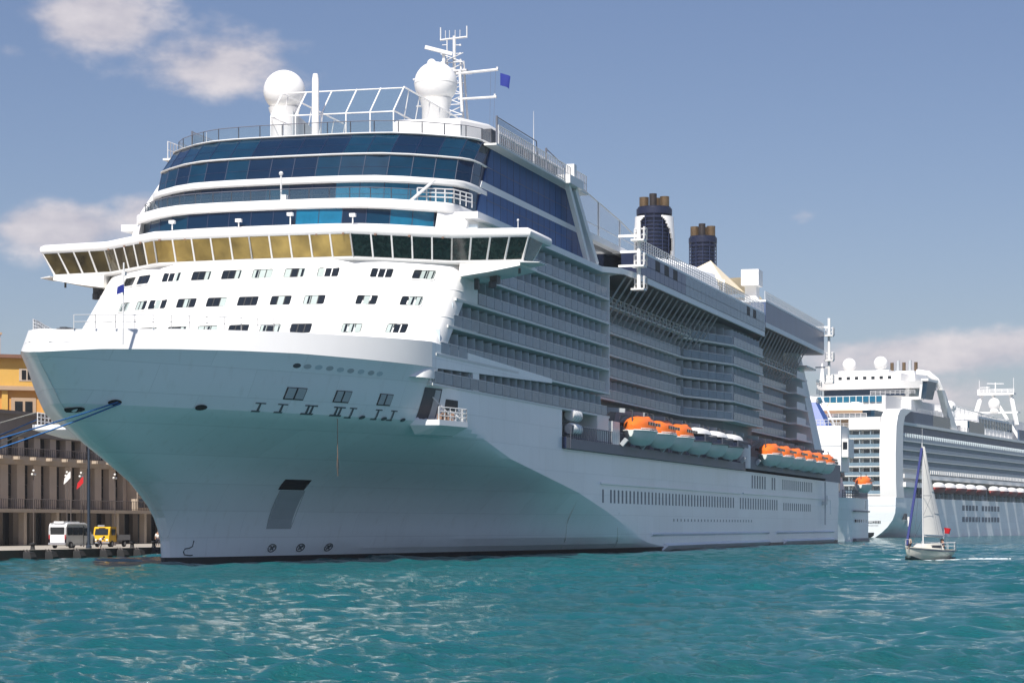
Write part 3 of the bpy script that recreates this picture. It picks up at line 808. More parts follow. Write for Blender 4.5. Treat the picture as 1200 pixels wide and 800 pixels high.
def build_tiers():
    white_band(22.0, 30.6, 31.5)
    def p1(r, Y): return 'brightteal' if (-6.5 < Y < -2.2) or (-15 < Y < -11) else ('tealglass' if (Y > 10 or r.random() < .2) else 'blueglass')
    # lowest band ends at a white corner block on each side
    glass_tier(22.5, 22.9, 31.45, 33.05, p1, False, .96)
    for s in (-1, 1):
        mb = MB(); mb.hexa([(27.2, s * 15.3, 31.0), (42, s * 15.3, 31.0), (42, s * 18.2, 31.0), (29.8, s * 17.4, 31.0), (28.2, s * 15.3, 33.2), (42, s * 15.3, 33.2), (42, s * 18.2, 33.2), (31.4, s * 17.5, 33.2)])
        mb.build('corner_block', M['white'], ship)
    white_band(22.6, 33.0, 33.95)
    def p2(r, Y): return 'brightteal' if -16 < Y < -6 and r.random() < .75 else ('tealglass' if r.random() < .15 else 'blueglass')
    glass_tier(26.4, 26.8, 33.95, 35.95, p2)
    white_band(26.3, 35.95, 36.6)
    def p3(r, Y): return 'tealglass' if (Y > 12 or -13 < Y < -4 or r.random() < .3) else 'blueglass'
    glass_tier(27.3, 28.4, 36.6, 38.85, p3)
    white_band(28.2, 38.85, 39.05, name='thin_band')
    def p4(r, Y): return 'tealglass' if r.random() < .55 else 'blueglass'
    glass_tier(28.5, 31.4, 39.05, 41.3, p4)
    white_band(31.2, 41.3, 41.5, name='top_edge')
    # terrace rail in front of the second band
    mb = MB(); g = MB()
    c = [(x + .7, y * .985) for x, y in resample(tier_curve(23.2), 2.0)]
    mb.rail([(x, y, 33.95) for x, y in c], 1.15, 9, rails=(1,), r=.04)
    for a, b in zip(c, c[1:]): g.face([(a[0], a[1], 34.0), (b[0], b[1], 34.0), (b[0], b[1], 35.0), (a[0], a[1], 35.0)])
    r_ = mb.build('terrace_rail', M['railgrey'], ship); g.build('rail_glass', M['clearglass'], r_)
    # top deck rail
    mb = MB(); g = MB()
    c = [(x + .4, y * .985) for x, y in resample(tier_curve(31.6), 2.4)]
    mb.rail([(x, y, 41.5) for x, y in c], 1.2, 9, rails=(1,), r=.045)
    for a, b in zip(c, c[1:]): g.face([(a[0], a[1], 41.5), (b[0], b[1], 41.5), (b[0], b[1], 42.6), (a[0], a[1], 42.6)])
    r_ = mb.build('top_rail', M['railgrey'], ship); g.build('rail_glass', M['clearglass'], r_)
    # posts, lights and small gear on the front
    mb = MB(); mb.tube((24.2, -1, 33.9), (24.2, -1, 36.6), .09); mb.ball((24.2, -1, 36.65), .22, 8); mb.box(23.9, 24.5, -1.6, -1.1, 33.9, 34.6)
    mb.build('light_post', M['steel'], ship)
    for Y, z in ((9.2, 32.0), (2.4, 31.9), (-2.8, 32.3), (-9, 32.0)):
        mb = MB(); mb.tube((22, Y, 31.4), (22, Y, z), .06); mb.box(21.8, 22.2, Y - .28, Y + .28, z, z + .3); mb.build('floodlight', M['white'], ship)
    mb = MB()
    mb.rail([(27.5, -13.5, 33.95), (29.5, -16.5, 33.95), (33, -17.2, 33.95)], 1.3, .9, rails=(1, .7, .4), r=.06)
    mb.bar((26.5, -13.2, 33.95), (28.5, -14.8, 36), .6, .12); mb.build('side_ladder', M['steel'], ship)
    # starboard slanted struts
    mb = MB()
    for dx in (0, .9): mb.tube((32.0 + dx, 17.0, 34.4), (42 + dx, 17.0, 42.2), .22, 8)
    mb.build('slanted_strut', M['white'], ship)
build_tiers()

# ------------------------------------------------------------------ port and starboard sides
def build_sides():
    def part(name, mat, fn, smooth=None):
        mb = MB(); fn(mb); return mb.build(name, mat, ship, smooth, name in SPLIT)
    for s in (-1, 1):
        y = s * 16.62
        # navy glass side wall between the tiers and the slanted struts
        part('glass_side', M['sideglass'], lambda mb: mb.loft([[(36.6, y, 34.0), (81.3, y, 34.0), (73.2, y, 40.9), (41.5, y, 40.9)], [(36.6, y - s * .4, 34.0), (81.3, y - s * .4, 34.0), (73.2, y - s * .4, 40.9), (41.5, y - s * .4, 40.9)]]))
        if s < 0:
            mb = MB()
            for i in range(16): mb.box(40 + i * 2.4, 40.05 + i * 2.4, y - .02, y, 34.05, 40.85 if 40 + i * 2.4 < 73 else 38)
            for z in (35.6, 38.9): mb.box(40, 74, y - .02, y, z, z + .05)
            mb.build('glass_seam', M['navy'], ship)
        part('side_stripe', M['white2'], lambda mb: mb.loft([[(37.6, y + s * .06, 36.6), (78.4, y + s * .06, 36.7), (77.7, y + s * .06, 37.25), (38.2, y + s * .06, 37.3)], [(37.6, y - s * .3, 36.6), (78.4, y - s * .3, 36.7), (77.7, y - s * .3, 37.25), (38.2, y - s * .3, 37.3)]]))
        part('top_walkway', M['slab'], lambda mb: mb.box(39, 76, min(y, y + s * 1.3), max(y, y + s * 1.3), 40.92, 41.12))
        part('walkway_rail', M['steel'], lambda mb: [mb.rail([(40, y + s * 1.2, 41.12), (75.5, y + s * 1.2, 41.12)], 1.9, .7, rails=(1, .55, .1), r=.05)])
        part('glass_screen', M['clearglass'], lambda mb: mb.loft([[(44, y, 42.6), (57, y, 42.6), (57, y, 44.2), (44, y, 44.4)], [(44, y + .05, 42.6), (57, y + .05, 42.6), (57, y + .05, 44.2), (44, y + .05, 44.4)]]))
        part('screen_top', M['railgrey'], lambda mb: (mb.path([(43.5, y, 44.5), (58.5, y, 44.4), (59, y, 42.5)], .06, 5), mb.path([(62.5, y, 44.2), (69, y, 43.6), (72.5, y, 42.6)], .06, 5), mb.tube((43.5, y, 41.2), (43.5, y, 44.6), .12), mb.tube((62.5, y, 41.2), (62.5, y, 44.3), .12)))
        # white ledge under the glass, sweeping out to the pool deck edge
        ys = s * 18.55
        part('side_ledge', M['white2'], lambda mb: (mb.loft([[(30.5, ys, 32.62), (80, ys, 32.62), (80, s * 14, 32.62), (30.5, s * 14, 32.62)], [(30.5, ys, 33.25), (80, ys, 33.25), (80, s * 14, 33.25), (30.5, s * 14, 33.25)]]),
              mb.loft([[(80.0 + .02, ys, 32.62), (87, s * 19.1, 33.1), (96, s * 19.5, 33.2), (96, s * 14, 33.2), (80.02, s * 14, 32.62)], [(80.02, ys, 33.25), (87, s * 19.1, 33.8), (96, s * 19.5, 33.95), (96, s * 14, 33.95), (80.02, s * 14, 33.25)]])))
        # slanted struts at the aft end of the glass
        part('slanted_post', M['white'], lambda mb: (mb.bar((67.2, s * 17.6, 41.6), (75.2, s * 18.0, 33.3), .5, .6), mb.bar((70.4, s * 17.6, 40.9), (79.0, s * 18.0, 33.3), .7, .8), mb.box(66, 72, s * 16.8, s * 18.4, 40.95, 41.9), mb.box(68.5, 69.6, s * 17.2, s * 18.2, 41.9, 43.4)))
        part('recess_glass', M['recess'], lambda mb: (mb.box(80.5, 101, s * 15.6, s * 15.9, 33.95, 36.7), ))
        part('recess_roof', M['white2'], lambda mb: (mb.box(78.5, 102, min(s * 14, s * 16.9), max(s * 14, s * 16.9), 36.7, 37.4), ))
        # tall transparent wind screen above the recess
        mb = MB(); g = MB()
        scr = [(79, 43.1), (91, 42.2), (102, 41.4), (112, 40.3)]
        for (xa, za), (xb, zb) in zip(scr, scr[1:]):
            g.face([(xa, s * 15.4, 37.4), (xb, s * 15.4, 37.4), (xb, s * 15.4, zb), (xa, s * 15.4, za)])
            mb.tube((xb, s * 15.4, 37.4), (xb, s * 15.4, zb), .13)
            mb.tube((xa, s * 15.4, za), (xb, s * 15.4, zb), .09)
            mb.tube((xa, s * 15.4, 39.3), (xb, s * 15.4, 39.2), .05)
        w = mb.build('wind_screen', M['grey'], ship); g.build('screen_pane', M['clearglass'], w)
        # midship fascia over the deep overhang
        for x0, x1, zb, zg, zt, nm in ((96, 183.5, 33.15, 33.9, 36.6, 0), (184.5, 247, 34.75, 35.5, 38.75, 1)):
            yo = s * 19.5
            part('fascia_band', M['white2'], lambda mb: mb.box(x0, x1, min(yo, s * 13), max(yo, s * 13), zb, zg))
            gp = part('fascia_glass', M['fasciaglass'] if nm else M['navy'], lambda mb: mb.box(x0 + .05, x1 - .1, min(yo - s * .05, s * 17), max(yo - s * .05, s * 17), zg, zt))
            if s < 0 and not nm:
                mb = MB()
                n = int((x1 - x0) / 2.6)
                for i in range(n):
                    a = x0 + (x1 - x0) * i / n; b = x0 + (x1 - x0) * (i + 1) / n
                    dark = i in (3, 5, 7, n - 6, n - 4)
                    for za, zb_ in ((zg + .06, zg + 1.3), (zg + 1.36, zt - .06)):
                        mb.box(a + .05, b - .05, yo - .04, yo, za, zb_, 1 if (dark and za > zg + 1) else (2 if i > 9 else 0))
                mb.build('fascia_pane', [M['fasciaglass'], M['black'], M['railglass']], gp)
            part('fascia_top', M['white2'], lambda mb: mb.box(x0, x1, min(yo, s * 13), max(yo, s * 13), zt, zt + .3))
            part('deck_rail', M['steel'], lambda mb: mb.rail([(x0, yo + -s * .15, zt + .3), (x1 - .2, yo - s * .15, zt + .3)], 1.35, 1.25, rails=(1, .72, .45, .2), r=.05))
    # struts under the overhangs (port side; starboard mirrored)
    n = 0
    for x0, x1, zt, zb in ((90, 150, 33.2, 28.1), (187, 232, 34.8, 28.3)):
        for i in range(int((x1 - x0) / 3.0)):
            X = x0 + 3.0 * i
            for s in (-1, 1):
                if s > 0 and i % 2: continue
                part('overhang_strut', M['grey'], lambda mb: mb.bar((X, s * 19.1, zt), (X, s * 15.75, zb), .14, .18))
    # superstructure core
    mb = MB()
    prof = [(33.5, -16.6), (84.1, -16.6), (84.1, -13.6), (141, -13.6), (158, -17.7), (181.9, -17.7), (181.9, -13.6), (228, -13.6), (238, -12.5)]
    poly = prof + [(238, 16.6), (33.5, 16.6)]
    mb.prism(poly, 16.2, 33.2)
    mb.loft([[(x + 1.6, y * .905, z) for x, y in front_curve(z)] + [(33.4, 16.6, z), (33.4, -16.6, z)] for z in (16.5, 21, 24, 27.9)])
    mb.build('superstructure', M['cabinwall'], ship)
    mb = MB(); mb.prism([(84, -13.5), (141, -13.5), (158, -13), (247, -13), (247, 15), (84, 15)], 33.2, 33.25)
    mb.box(96, 183, -12.9, 12.9, 33.3, 36.55); mb.box(184, 246, -12.9, 12.9, 33.3, 38.7); mb.build('pool_deck_block', M['white2'], ship)
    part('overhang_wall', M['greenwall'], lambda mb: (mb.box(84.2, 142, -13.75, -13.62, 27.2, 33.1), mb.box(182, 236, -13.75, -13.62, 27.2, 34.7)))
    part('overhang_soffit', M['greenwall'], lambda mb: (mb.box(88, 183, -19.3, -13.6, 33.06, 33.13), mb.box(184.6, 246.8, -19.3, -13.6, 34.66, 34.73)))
    part('truss_walk', M['slab'], lambda mb: (mb.box(84.2, 140, -16.6, -15.7, 29.75, 29.92), mb.rail([(84.5, -16.5, 29.9), (140, -16.5, 29.9)], 1.0, 2.2, rails=(1, .5), r=.05), [mb.bar((85 + 3 * i, -16.5, 29.9), (87 + 3 * i, -15.8, 31), .25, .15) for i in range(18)]))
    part('truss_walk', M['slab'], lambda mb: (mb.box(183, 232, -16.8, -15.7, 29.9, 30.05), mb.rail([(184, -16.7, 30.05), (232, -16.7, 30.05)], 1.0, 2.5, rails=(1, .5), r=.05)))
    # aft end of the superstructure: tapered end wall with small balconies
    part('end_wall', M['white2'], lambda mb: mb.hexa([(252, -17.6, 14.1), (261, -17.8, 14.1), (261, 15, 14.1), (252, 15, 14.1), (240, -15.4, 34.7), (245, -15.4, 34.7), (245, 15, 34.7), (240, 15, 34.7)]))
    for z in (18.9, 21.7, 24.4, 27.1, 29.9):
        part('end_balcony', M['white2'], lambda mb: (mb.box(231.5, 252.5 - (z - 14.1) * .58, -16.9, -12.4, z - .3, z), mb.box(231.7, 238 + (34 - z) * .3, -16.9, -16.8, z, z + 1.0)))
    part('aft_stair', M['steel'], lambda mb: [mb.rail([(246.5, -18.2, 24 + 1.7 * i), (252, -18.2, 24 + 1.7 * i)], 1, 2, r=.06) for i in range(1, 4)])
    # platform at lower aft corner
    part('aft_platform', M['slab'], lambda mb: mb.box(239, 250, -17.5, -12, 32.0, 32.3))
build_sides()

# ------------------------------------------------------------------ balconies
LEV = [16.15, 18.9, 21.7, 24.4, 27.1, 29.9]
BW = 2.72
def balcony_mesh(mb, solid=False):
    mb.box(.05, BW - .05, -.03, .0, .06, 1.06, 0)
    mb.box(.0, BW, -.05, .02, 1.06, 1.12, 1)
    mb.box(0, .07, .06, 1.68, .0, 2.2, 2)
    mb.box(.35, BW - .25, 1.62, 1.7, .05, 2.12, 3)
    mb.box(1.38, 1.44, 1.58, 1.62, .05, 2.12, 1)
BMATS = lambda: [M['railglass'], M['steel'], M['partition'], M['doorglass']]
def build_balconies():
    spots = []   # (x, y, z, angle) in order of distance from the bow
    starts = {0: 17.6, 1: 19.4, 2: 23.4, 3: 31.1, 4: 31.1, 5: 31.1}
    for k, z in enumerate(LEV):
        x = starts[k]
        while x + BW < 84.1: spots.append((x, -18.4, z, 0)); x += BW
    def along(p, q, ks):
        L = math.hypot(q[0] - p[0], q[1] - p[1]); a = math.atan2(q[1] - p[1], q[0] - p[0]); n = int(L / BW)
        for k in ks:
            for i in range(n):
                t = (i + .0) * BW / L
                spots.append((p[0] + (q[0] - p[0]) * t, p[1] + (q[1] - p[1]) * t, LEV[k], a))
    along((84.2, -15.4), (140.5, -15.4), (1, 2, 3, 4))
    along((140.5, -15.4), (157, -19.5), (1, 2, 3, 4, 5))
    along((157, -19.5), (182, -19.5), (1, 2, 3, 4, 5))
    along((182.2, -15.4), (231, -15.4), (1, 2, 3, 4))
    spots.sort(key=lambda p: p[0] - 0.001 * p[2])
    mb = MB(); balcony_mesh(mb)
    proto = mb.build('balcony', BMATS(), ship)
    for i, (x, y, z, a) in enumerate(spots[:100]):
        o = proto if i == 0 else proto.copy()
        if i: col.objects.link(o); o.parent = ship
        o.location = (x, y, z); o.rotation_euler = (0, 0, a)
    rest = MB()
    src = MB(); balcony_mesh(src)
    for x, y, z, a in spots[100:]:
        b = len(rest.v); c_, s_ = math.cos(a), math.sin(a)
        rest.v += [(x + c_ * u - s_ * v, y + s_ * u + c_ * v, z + w) for u, v, w in src.v]
        rest.f += [tuple(b + i for i in f) for f in src.f]; rest.m += src.m
    tag(rest.build('balcony', BMATS(), ship), kind='stuff')
    # deck slabs, one per level and block
    def slab(pts, z, w=1.9):
        mb = MB()
        up = [(x, y) for x, y in pts]; lo = [(x, y + w) for x, y in pts]
        mb.loft([[(x, y, z - .24) for x, y in up + lo[::-1]], [(x, y, z) for x, y in up + lo[::-1]]])
        mb.build('balcony_deck', M['slab'], ship)
    for k, z in enumerate(LEV):
        x = {0: 16.9, 1: 18.0, 2: 21.5, 3: 24, 4: 27, 5: 29}[k]
        slab([(x, -18.47), (84.15, -18.47)], z)
    for z in LEV[1:5]:
        slab([(84.2, -15.47), (140.5, -15.47), (157, -19.57), (182, -19.57)], z)
        slab([(182.2, -15.47), (231.5, -15.47), (238, -14)], z)
    slab([(140.5, -15.47), (157, -19.57), (182, -19.57)], LEV[5])
    # light blue fascia between the two lowest rows, forward part, and hull opening edge
    def part(name, mat, fn, smooth=None):
        mb = MB(); fn(mb); return mb.build(name, mat, ship, smooth, name in SPLIT)
    part('forward_fascia', M['hull'], lambda mb: mb.hexa([(16.95, -18.405, 17.5), (58, -18.5, 18.5), (58, -18.3, 18.5), (16.95, -18.2, 17.5), (16.95, -18.405, 19.8), (58, -18.5, 18.95), (58, -18.3, 18.95), (16.95, -18.2, 19.8)]))
    part('forward_fascia', M['hull'], lambda mb: (mb.box(17.02, 17.5, -18.17, -16, 16.1, 18.0), mb.box(29.5, 31.5, -18.4, -16.8, 16.15, 18.6)))
    part('partition_end', M['white2'], lambda mb: mb.box(84.05, 84.3, -18.4, -13.6, 18.7, 32.7))
build_balconies()

# ------------------------------------------------------------------ funnels, domes, mast and roof gear
def build_top():
    def part(name, mat, fn, smooth=None, parent=ship):
        mb = MB(); fn(mb); return mb.build(name, mat, parent, smooth, name in SPLIT)
    def funnel(cx, r, zb, zt, zp, shell):
        f = part('funnel', M['funnel'], lambda mb: mb.lathe((cx, 0, 0), [(r * .92, zb), (r * .92, zt), (r * .5, zt)], 28))
        def louv(mb):
            z = zb + .4
            while z < zt - .2:
                mb.lathe((cx, 0, z), [(r * .93, 0), (r, .05), (r, .17), (r * .93, .22)], 28); z += .62
            for i in range(12):
                a = 2 * math.pi * i / 12 + .2
                mb.bar((cx + r * math.cos(a), r * math.sin(a), zb), (cx + r * math.cos(a), r * math.sin(a), zt), .14, .14)
        part('louvre', M['navy'], louv, 40, f)
        part('collar', M['funnel'], lambda mb: (mb.lathe((cx, 0, zt), [(r * 1.0, -.3), (r * 1.06, -.2), (r * 1.06, .7), (r * .98, .8), (r * .98, 1.0), (r * .3, 1.05)], 28), mb.lathe((cx, 0, zt - 1.0), [(r * .98, 0), (r * 1.04, .1), (r * 1.04, .4), (r * .98, .5)], 28)), 40, f)
        for dx, dy, rr, mt in ((-r * .5, -.1, .62, 'pipedark'), (0, r * .62, .78, 'pipe'), (0, -r * .62, .78, 'pipe'), (r * .5, 0, .7, 'pipe')):
            part('exhaust_pipe', M[mt], lambda mb: mb.lathe((cx + dx, dy, zt + .9), [(rr, 0), (rr, zp - zt - 1.0 + (.35 if mt == 'pipedark' else 0)), (rr * .85, zp - zt - 1.0 + (.35 if mt == 'pipedark' else 0)), (rr * .8, .5)], 16), 40, f)
        if shell:
            mb = MB()
            # white wrap-around casing with one big round opening towards the bow
            R0 = r * 1.12; n = 72; zz = np.linspace(zb - 1, zt - .6, 44)
            ang = [2 * math.pi * j / n for j in range(n + 1)]
            for i in range(len(zz) - 1):
                for j in range(n):
                    a = (ang[j] + ang[j + 1]) / 2; z = (zz[i] + zz[i + 1]) / 2
                    da = (a - math.pi - .12 + math.pi) % (2 * math.pi) - math.pi
                    # opening measured across the cylinder
                    yy = math.sin(da) * R0
                    if abs(da) < math.pi / 2 and (yy / (R0 * .93)) ** 2 + ((z - (zb + zt) / 2 - .2) / ((zt - zb) / 2 - .2)) ** 2 < 1: continue
                    rr = R0 + .25 * math.sin((z - zb) / (zt - zb) * math.pi)
                    P = [(cx + rr * math.cos(t), rr * math.sin(t), q) for t, q in ((ang[j], zz[i]), (ang[j + 1], zz[i]), (ang[j + 1], zz[i + 1]), (ang[j], zz[i + 1]))]
                    P2 = [(cx + (p[0] - cx) * .94, p[1] * .94, p[2]) for p in P]
                    mb.face(P); mb.face(P2[::-1])
            mb.build('casing', M['white'], f)
    funnel(191, 2.75, 43.5, 54.2, 57.0, True)
    funnel(231, 2.4, 43.0, 54.2, 57.1, False)
    part('funnel_base', M['white2'], lambda mb: (mb.prism([(183, -6), (240, -6), (240, 6), (183, 6)], 36.8, 43.6), mb.loft([[(140, -13, 36.9), (186, -13, 36.9), (186, 13, 36.9), (140, 13, 36.9)], [(146, -10, 41.5), (186, -11, 43.5), (186, 11, 43.5), (146, 10, 41.5)], [(150, -6, 43), (186, -6, 45.5), (186, 6, 45.5), (150, 6, 43)]])), 30)
    part('canvas_roof', M['cream'], lambda mb: (mb.face([(199, -10, 43.6), (216, -10.5, 43.3), (208, -6, 48.2)]), mb.face([(216, -10.5, 43.3), (222, -2, 43.6), (208, -6, 48.2)]), mb.face([(199, -10, 43.6), (208, -6, 48.2), (199, 0, 43.6)])))
    part('canvas_roof', M['cream'], lambda mb: (mb.face([(217, -10, 46.2), (233, -11, 43.2), (226, -6, 45.0)]), mb.face([(217, -10, 46.2), (226, -6, 45), (219, -4, 46.2)]), mb.box(222, 234, -9, -5, 40, 43.2)))
    part('sunshade_post', M['white'], lambda mb: (mb.tube((214, -12, 37), (214, -12, 45.2), .2), mb.tube((199, -10, 37), (199, -10, 44), .12)))
    t = part('deck_tower', M['white'], lambda mb: (mb.box(212.5, 215.5, -13, -11, 36.8, 44.2), mb.ball((212, -12.6, 41.5), 1.0, 14)))
    part('tower_head', M['white'], lambda mb: mb.box(211.2, 215.3, -13.6, -10.6, 44.2, 46.9), parent=t)
    # radar domes
    d = part('radar_dome', M['white'], lambda mb: mb.ball((63, 14, 52.1), 2.35, 32), 60)
    part('dome_pedestal', M['white'], lambda mb: mb.lathe((63, 14, 43), [(1.75, 0), (1.75, .4), (1.55, .5), (1.5, 6.2), (1.8, 7.2)], 24), 40, d)
    d = part('radar_dome', M['white'], lambda mb: (mb.ball((75, 0, 54.4), 2.5, 32), mb.lathe((75, 0, 54.4), [(2.5, -.03), (2.53, -.03), (2.53, .03), (2.5, .03)], 32)), 60)
    part('dome_pedestal', M['white'], lambda mb: mb.lathe((75, 0, 47), [(2.0, 0), (2.0, .3), (1.65, .5), (1.6, 4.5), (1.9, 5.6)], 24), 40, d)
    part('dome_house', M['white'], lambda mb: mb.loft([[(x, y, z) for x, y in ((47 - o, -5.0 + o), (47.6 - o, -11.6), (52, -13.2 - o), (84, -13), (84, -5), (52, -5))] for o, z in ((0, 41.5), (0, 43.0), (.4, 43.2), (.4, 45.0), (0, 45.3))]), 40)
    part('house_window', M['blueglass'], lambda mb: [mb.hexa([(46.8 + .12 * i, -5.6 - 1.25 * i, 43.5), (46.8 + .12 * i + .1, -6.7 - 1.25 * i, 43.5), (48.2, -6.7 - 1.25 * i, 43.5), (48.2, -5.6 - 1.25 * i, 43.5), (46.7 + .12 * i, -5.6 - 1.25 * i, 44.6), (46.7 + .12 * i + .1, -6.7 - 1.25 * i, 44.6), (48.2, -6.7 - 1.25 * i, 44.6), (48.2, -5.6 - 1.25 * i, 44.6)]) for i in range(5)])
    part('dome_deck', M['white2'], lambda mb: mb.box(70, 88, -5.5, 4.5, 42, 47.0))
    # lattice mast
    def mast(mb):
        for dx in (-.6, .6):
            for dy in (-1.0, 1.0):
                mb.tube((82 + dx * 1.6, dy * 1.7, 47), (82 + dx, dy, 58.4), .13)
        for i in range(9):
            z = 48 + i * 1.25
            mb.tube((81.2, -1.4, z), (81.2, 1.4, z + 1.1), .06); mb.tube((81.2, 1.4, z), (81.2, -1.4, z + 1.1), .06); mb.tube((81, -1.5, z), (81, 1.5, z), .07)
        mb.tube((81.5, -.2, 57), (81.5, -.2, 61.2), .2, 8)
        mb.box(80.8, 83.2, -1.9, 1.9, 56.9, 57.1)
        mb.tube((81.5, -1.75, 61.0), (81.5, 1.55, 60.8), .12)
        for y in (-1.75, 1.5): mb.tube((81.5, y, 60.9), (81.5, y, 62.3), .08)
        for y in (-.9, -.3, .4, .9): mb.tube((81.5, y, 61), (81.5, y, 61.9), .04)
        for z in (58.2, 59.1, 60.1): mb.tube((81.5, -.2, z), (81.5, -.95, z), .06); mb.box(81.4, 81.6, -1.05, -.85, z - .1, z + .1)
        for z in (59.4, 60.2): mb.tube((81.5, .7, z), (81.5, 1.3, z), .06)
        mb.tube((81.5, .7, 57), (81.5, .7, 61), .08)
    m = part('mast', M['steel'], mast)
    part('radar_scanner', M['white'], lambda mb: (mb.bar((79.2, 2.7, 59.6), (80.6, -.2, 58.9), .35, .4), mb.tube((80.5, .8, 57.2), (80.5, .8, 59.2), .2, 8)), parent=m)
    part('searchlight', M['white'], lambda mb: (mb.ball((79.6, 2.0, 57.7), .55, 14), mb.ball((79.6, .7, 57.5), .36, 14), mb.tube((80, 2, 57), (80, 2, 57.6), .1)), parent=m)
    part('yard', M['steel'], lambda mb: (mb.tube((80.5, -.8, 56.5), (80.5, -5.9, 56.75), .17, 8), mb.tube((80.5, -1, 53.5), (80.5, -5.7, 53.55), .15, 8), mb.tube((80.5, 2, 56.2), (80.5, 4.6, 56.1), .12), mb.tube((80.5, 2, 52.9), (80.5, 4.2, 52.9), .1), mb.bar((80.5, -1.5, 52), (80.5, -1.2, 57), .3, .3), mb.box(80.4, 80.6, -5.9, -5.7, 56.8, 57.05), mb.box(80.4, 80.6, -5.6, -5.4, 53.6, 53.9)), parent=m)
    part('halyard', M['railgrey'], lambda mb: (mb.tube((80.5, -5.6, 56.7), (80.5, -5.2, 47), .018, 3), mb.tube((80.5, -5.0, 56.7), (80.5, -4.8, 47), .018, 3), mb.tube((80.5, -2, 53.5), (70, -6, 46), .018, 3)), parent=m)
    # glazed sports cage frame
    def cage(mb):
        ys = [10.4, 7.6, 4.7, 1.9, -.8, -3.4]
        for y in ys:
            mb.tube((50, y, 41.5), (50, y, 46.9), .075); mb.tube((50, y, 46.9), (52, y - .5, 49.7), .075)
        mb.tube((50, ys[0], 46.9), (50, ys[-1], 46.8), .07); mb.tube((52, ys[0] - .5, 49.7), (52, ys[-1] - .5, 49.6), .07); mb.tube((50, ys[0], 44.2), (50, ys[-1], 44.2), .05)
        for s, y in ((1, 10.4), (-1, -3.4)):
            for i in range(1, 7):
                x = 50 + i * 3.6
                mb.tube((x, y, 41.5), (x, y, 46.9), .06); mb.tube((x, y, 46.9), (x, y - .5 * 1, 49.6), .06)
            mb.tube((50, y, 46.9), (71, y, 46.8), .09); mb.tube((52, y - .5, 49.7), (71, y - .5, 49.6), .09)
        mb.tube((50.2, 10.4, 46.5), (57, 10.4, 42), .06); mb.tube((57, 8, 46.5), (50.2, 4.7, 42.4), .06)
    c = part('sports_cage', M['white'], cage)
    def net(mb):
        mb.face([(50.05, -3.4, 44.2), (50.05, 4.5, 44.2), (50.05, 4.5, 46.8), (50.05, -3.4, 46.8)]); mb.face([(50.1, -3.4, 46.9), (71, -3.4, 46.8), (71, -3.9, 49.6), (52, -3.9, 49.6)]); mb.face([(50.1, -3.4, 42), (71, -3.4, 42), (71, -3.4, 46.8), (50.1, -3.4, 46.8)])
        mb.face([(50.05, 4.7, 46.9), (50.05, -3.4, 46.9), (52, -3.9, 49.65), (52, 4.2, 49.65)])
    part('cage_glass', M['clearglass'], net, parent=c)
    part('cage_wall', M['grey'], lambda mb: mb.loft([[(56, 10.2, 42), (66, 8, 42), (66, 8.1, 42), (56, 10.3, 42)], [(56, 10.2, 48.5), (66, 8, 45), (66, 8.1, 45), (56, 10.3, 48.5)]]), parent=c)
    part('deck_bar', M['deck'], lambda mb: (mb.box(52, 58, -2, 3, 41.5, 44.0), mb.box(47, 48, -1, 4.6, 41.5, 43.0)))
    part('deck_cover', M['dgrey'], lambda mb: [mb.box(44 + i * .1, 45.5, y, y + 1.1, 41.6, 42.5 + .3 * (i % 2)) for i, y in enumerate((7, 5.4, 2.8, .8))])
    part('sloped_cover', M['white'], lambda mb: mb.hexa([(41, 9.5, 41.6), (43, 13.2, 41.6), (47, 13, 41.6), (45, 9.5, 41.6), (43, 9.5, 43.0), (45, 13, 42.8), (47, 13, 42.8), (46, 9.5, 43)]))
    part('white_column', M['white'], lambda mb: (mb.lathe((48.6, 4.8, 41.5), [(.42, 0), (.40, 4), (.36, 8.8), (.26, 9.4)], 14), mb.box(48.2, 49.2, 3.6, 4.3, 41.5, 43.4)), 40)
    # whip antennas
    for x, y, z0, z1 in ((60, -15.9, 42, 47.9), (43.5, 15, 41.5, 44.4)):
        part('whip_antenna', M['steel'], lambda mb: mb.tube((x, y, z0), (x, y, z1), .07, 5, r2=.02))
    part('roof_canopy', M['white'], lambda mb: mb.ball((80, -9, 41.5), 4.6, 24, sz=.55), 60)
    part('locker_row', M['dgrey'], lambda mb: [mb.box(45 + 3.4 * i, 47 + 3.4 * i, -15.6, -14.6, 41.6, 43.6) for i in range(8)])
    # hoist posts hanging off the deck edge
    for x, y, z0, z1 in ((92.2, -20.1, 31.6, 39.8), (248, -20.2, 29.5, 41.5)):
        h = part('hoist_post', M['white'], lambda mb: mb.tube((x, y, z0), (x, y, z1), .26, 8))
        part('hoist_cage', M['white'], lambda mb: [(mb.box(x - .9, x + .9, y - .8, y + .8, z, z + .22), mb.rail([(x - .8, y - .8, z + .2), (x + .8, y - .8, z + .2), (x + .8, y + .7, z + .2)], 1.4, .8, rails=(1, .5), r=.09)) for z in (z0, z0 + (z1 - z0) * .34, z0 + (z1 - z0) * .72)], parent=h)
        part('hoist_arm', M['white'], lambda mb: (mb.bar((x, y + 2.5, z1 - 1.6), (x, y, z1 - 1.6), .3, .3), mb.bar((x, y + 2.5, z0 + 3), (x, y, z0 + 3), .25, .25)), parent=h)
    # davits over the boats
    for i, x in enumerate([88.5, 99, 110.5, 121.5, 133, 145, 157, 166] + [179 + 11.5 * j for j in range(7)]):
        part('davit', M['grey'], lambda mb: (mb.bar((x, -15, 13), (x, -16, 17.3), .5, .6), mb.bar((x, -16, 17.3), (x, -19.3, 17.0), .45, .5), mb.bar((x, -15, 15.2), (x, -17.6, 17.2), .3, .3)))
        part('boat_chock', M['grey'], lambda mb: mb.bar((x - .5, -19, 12.9), (x - .5, -19.6, 13.6), .6, .5))
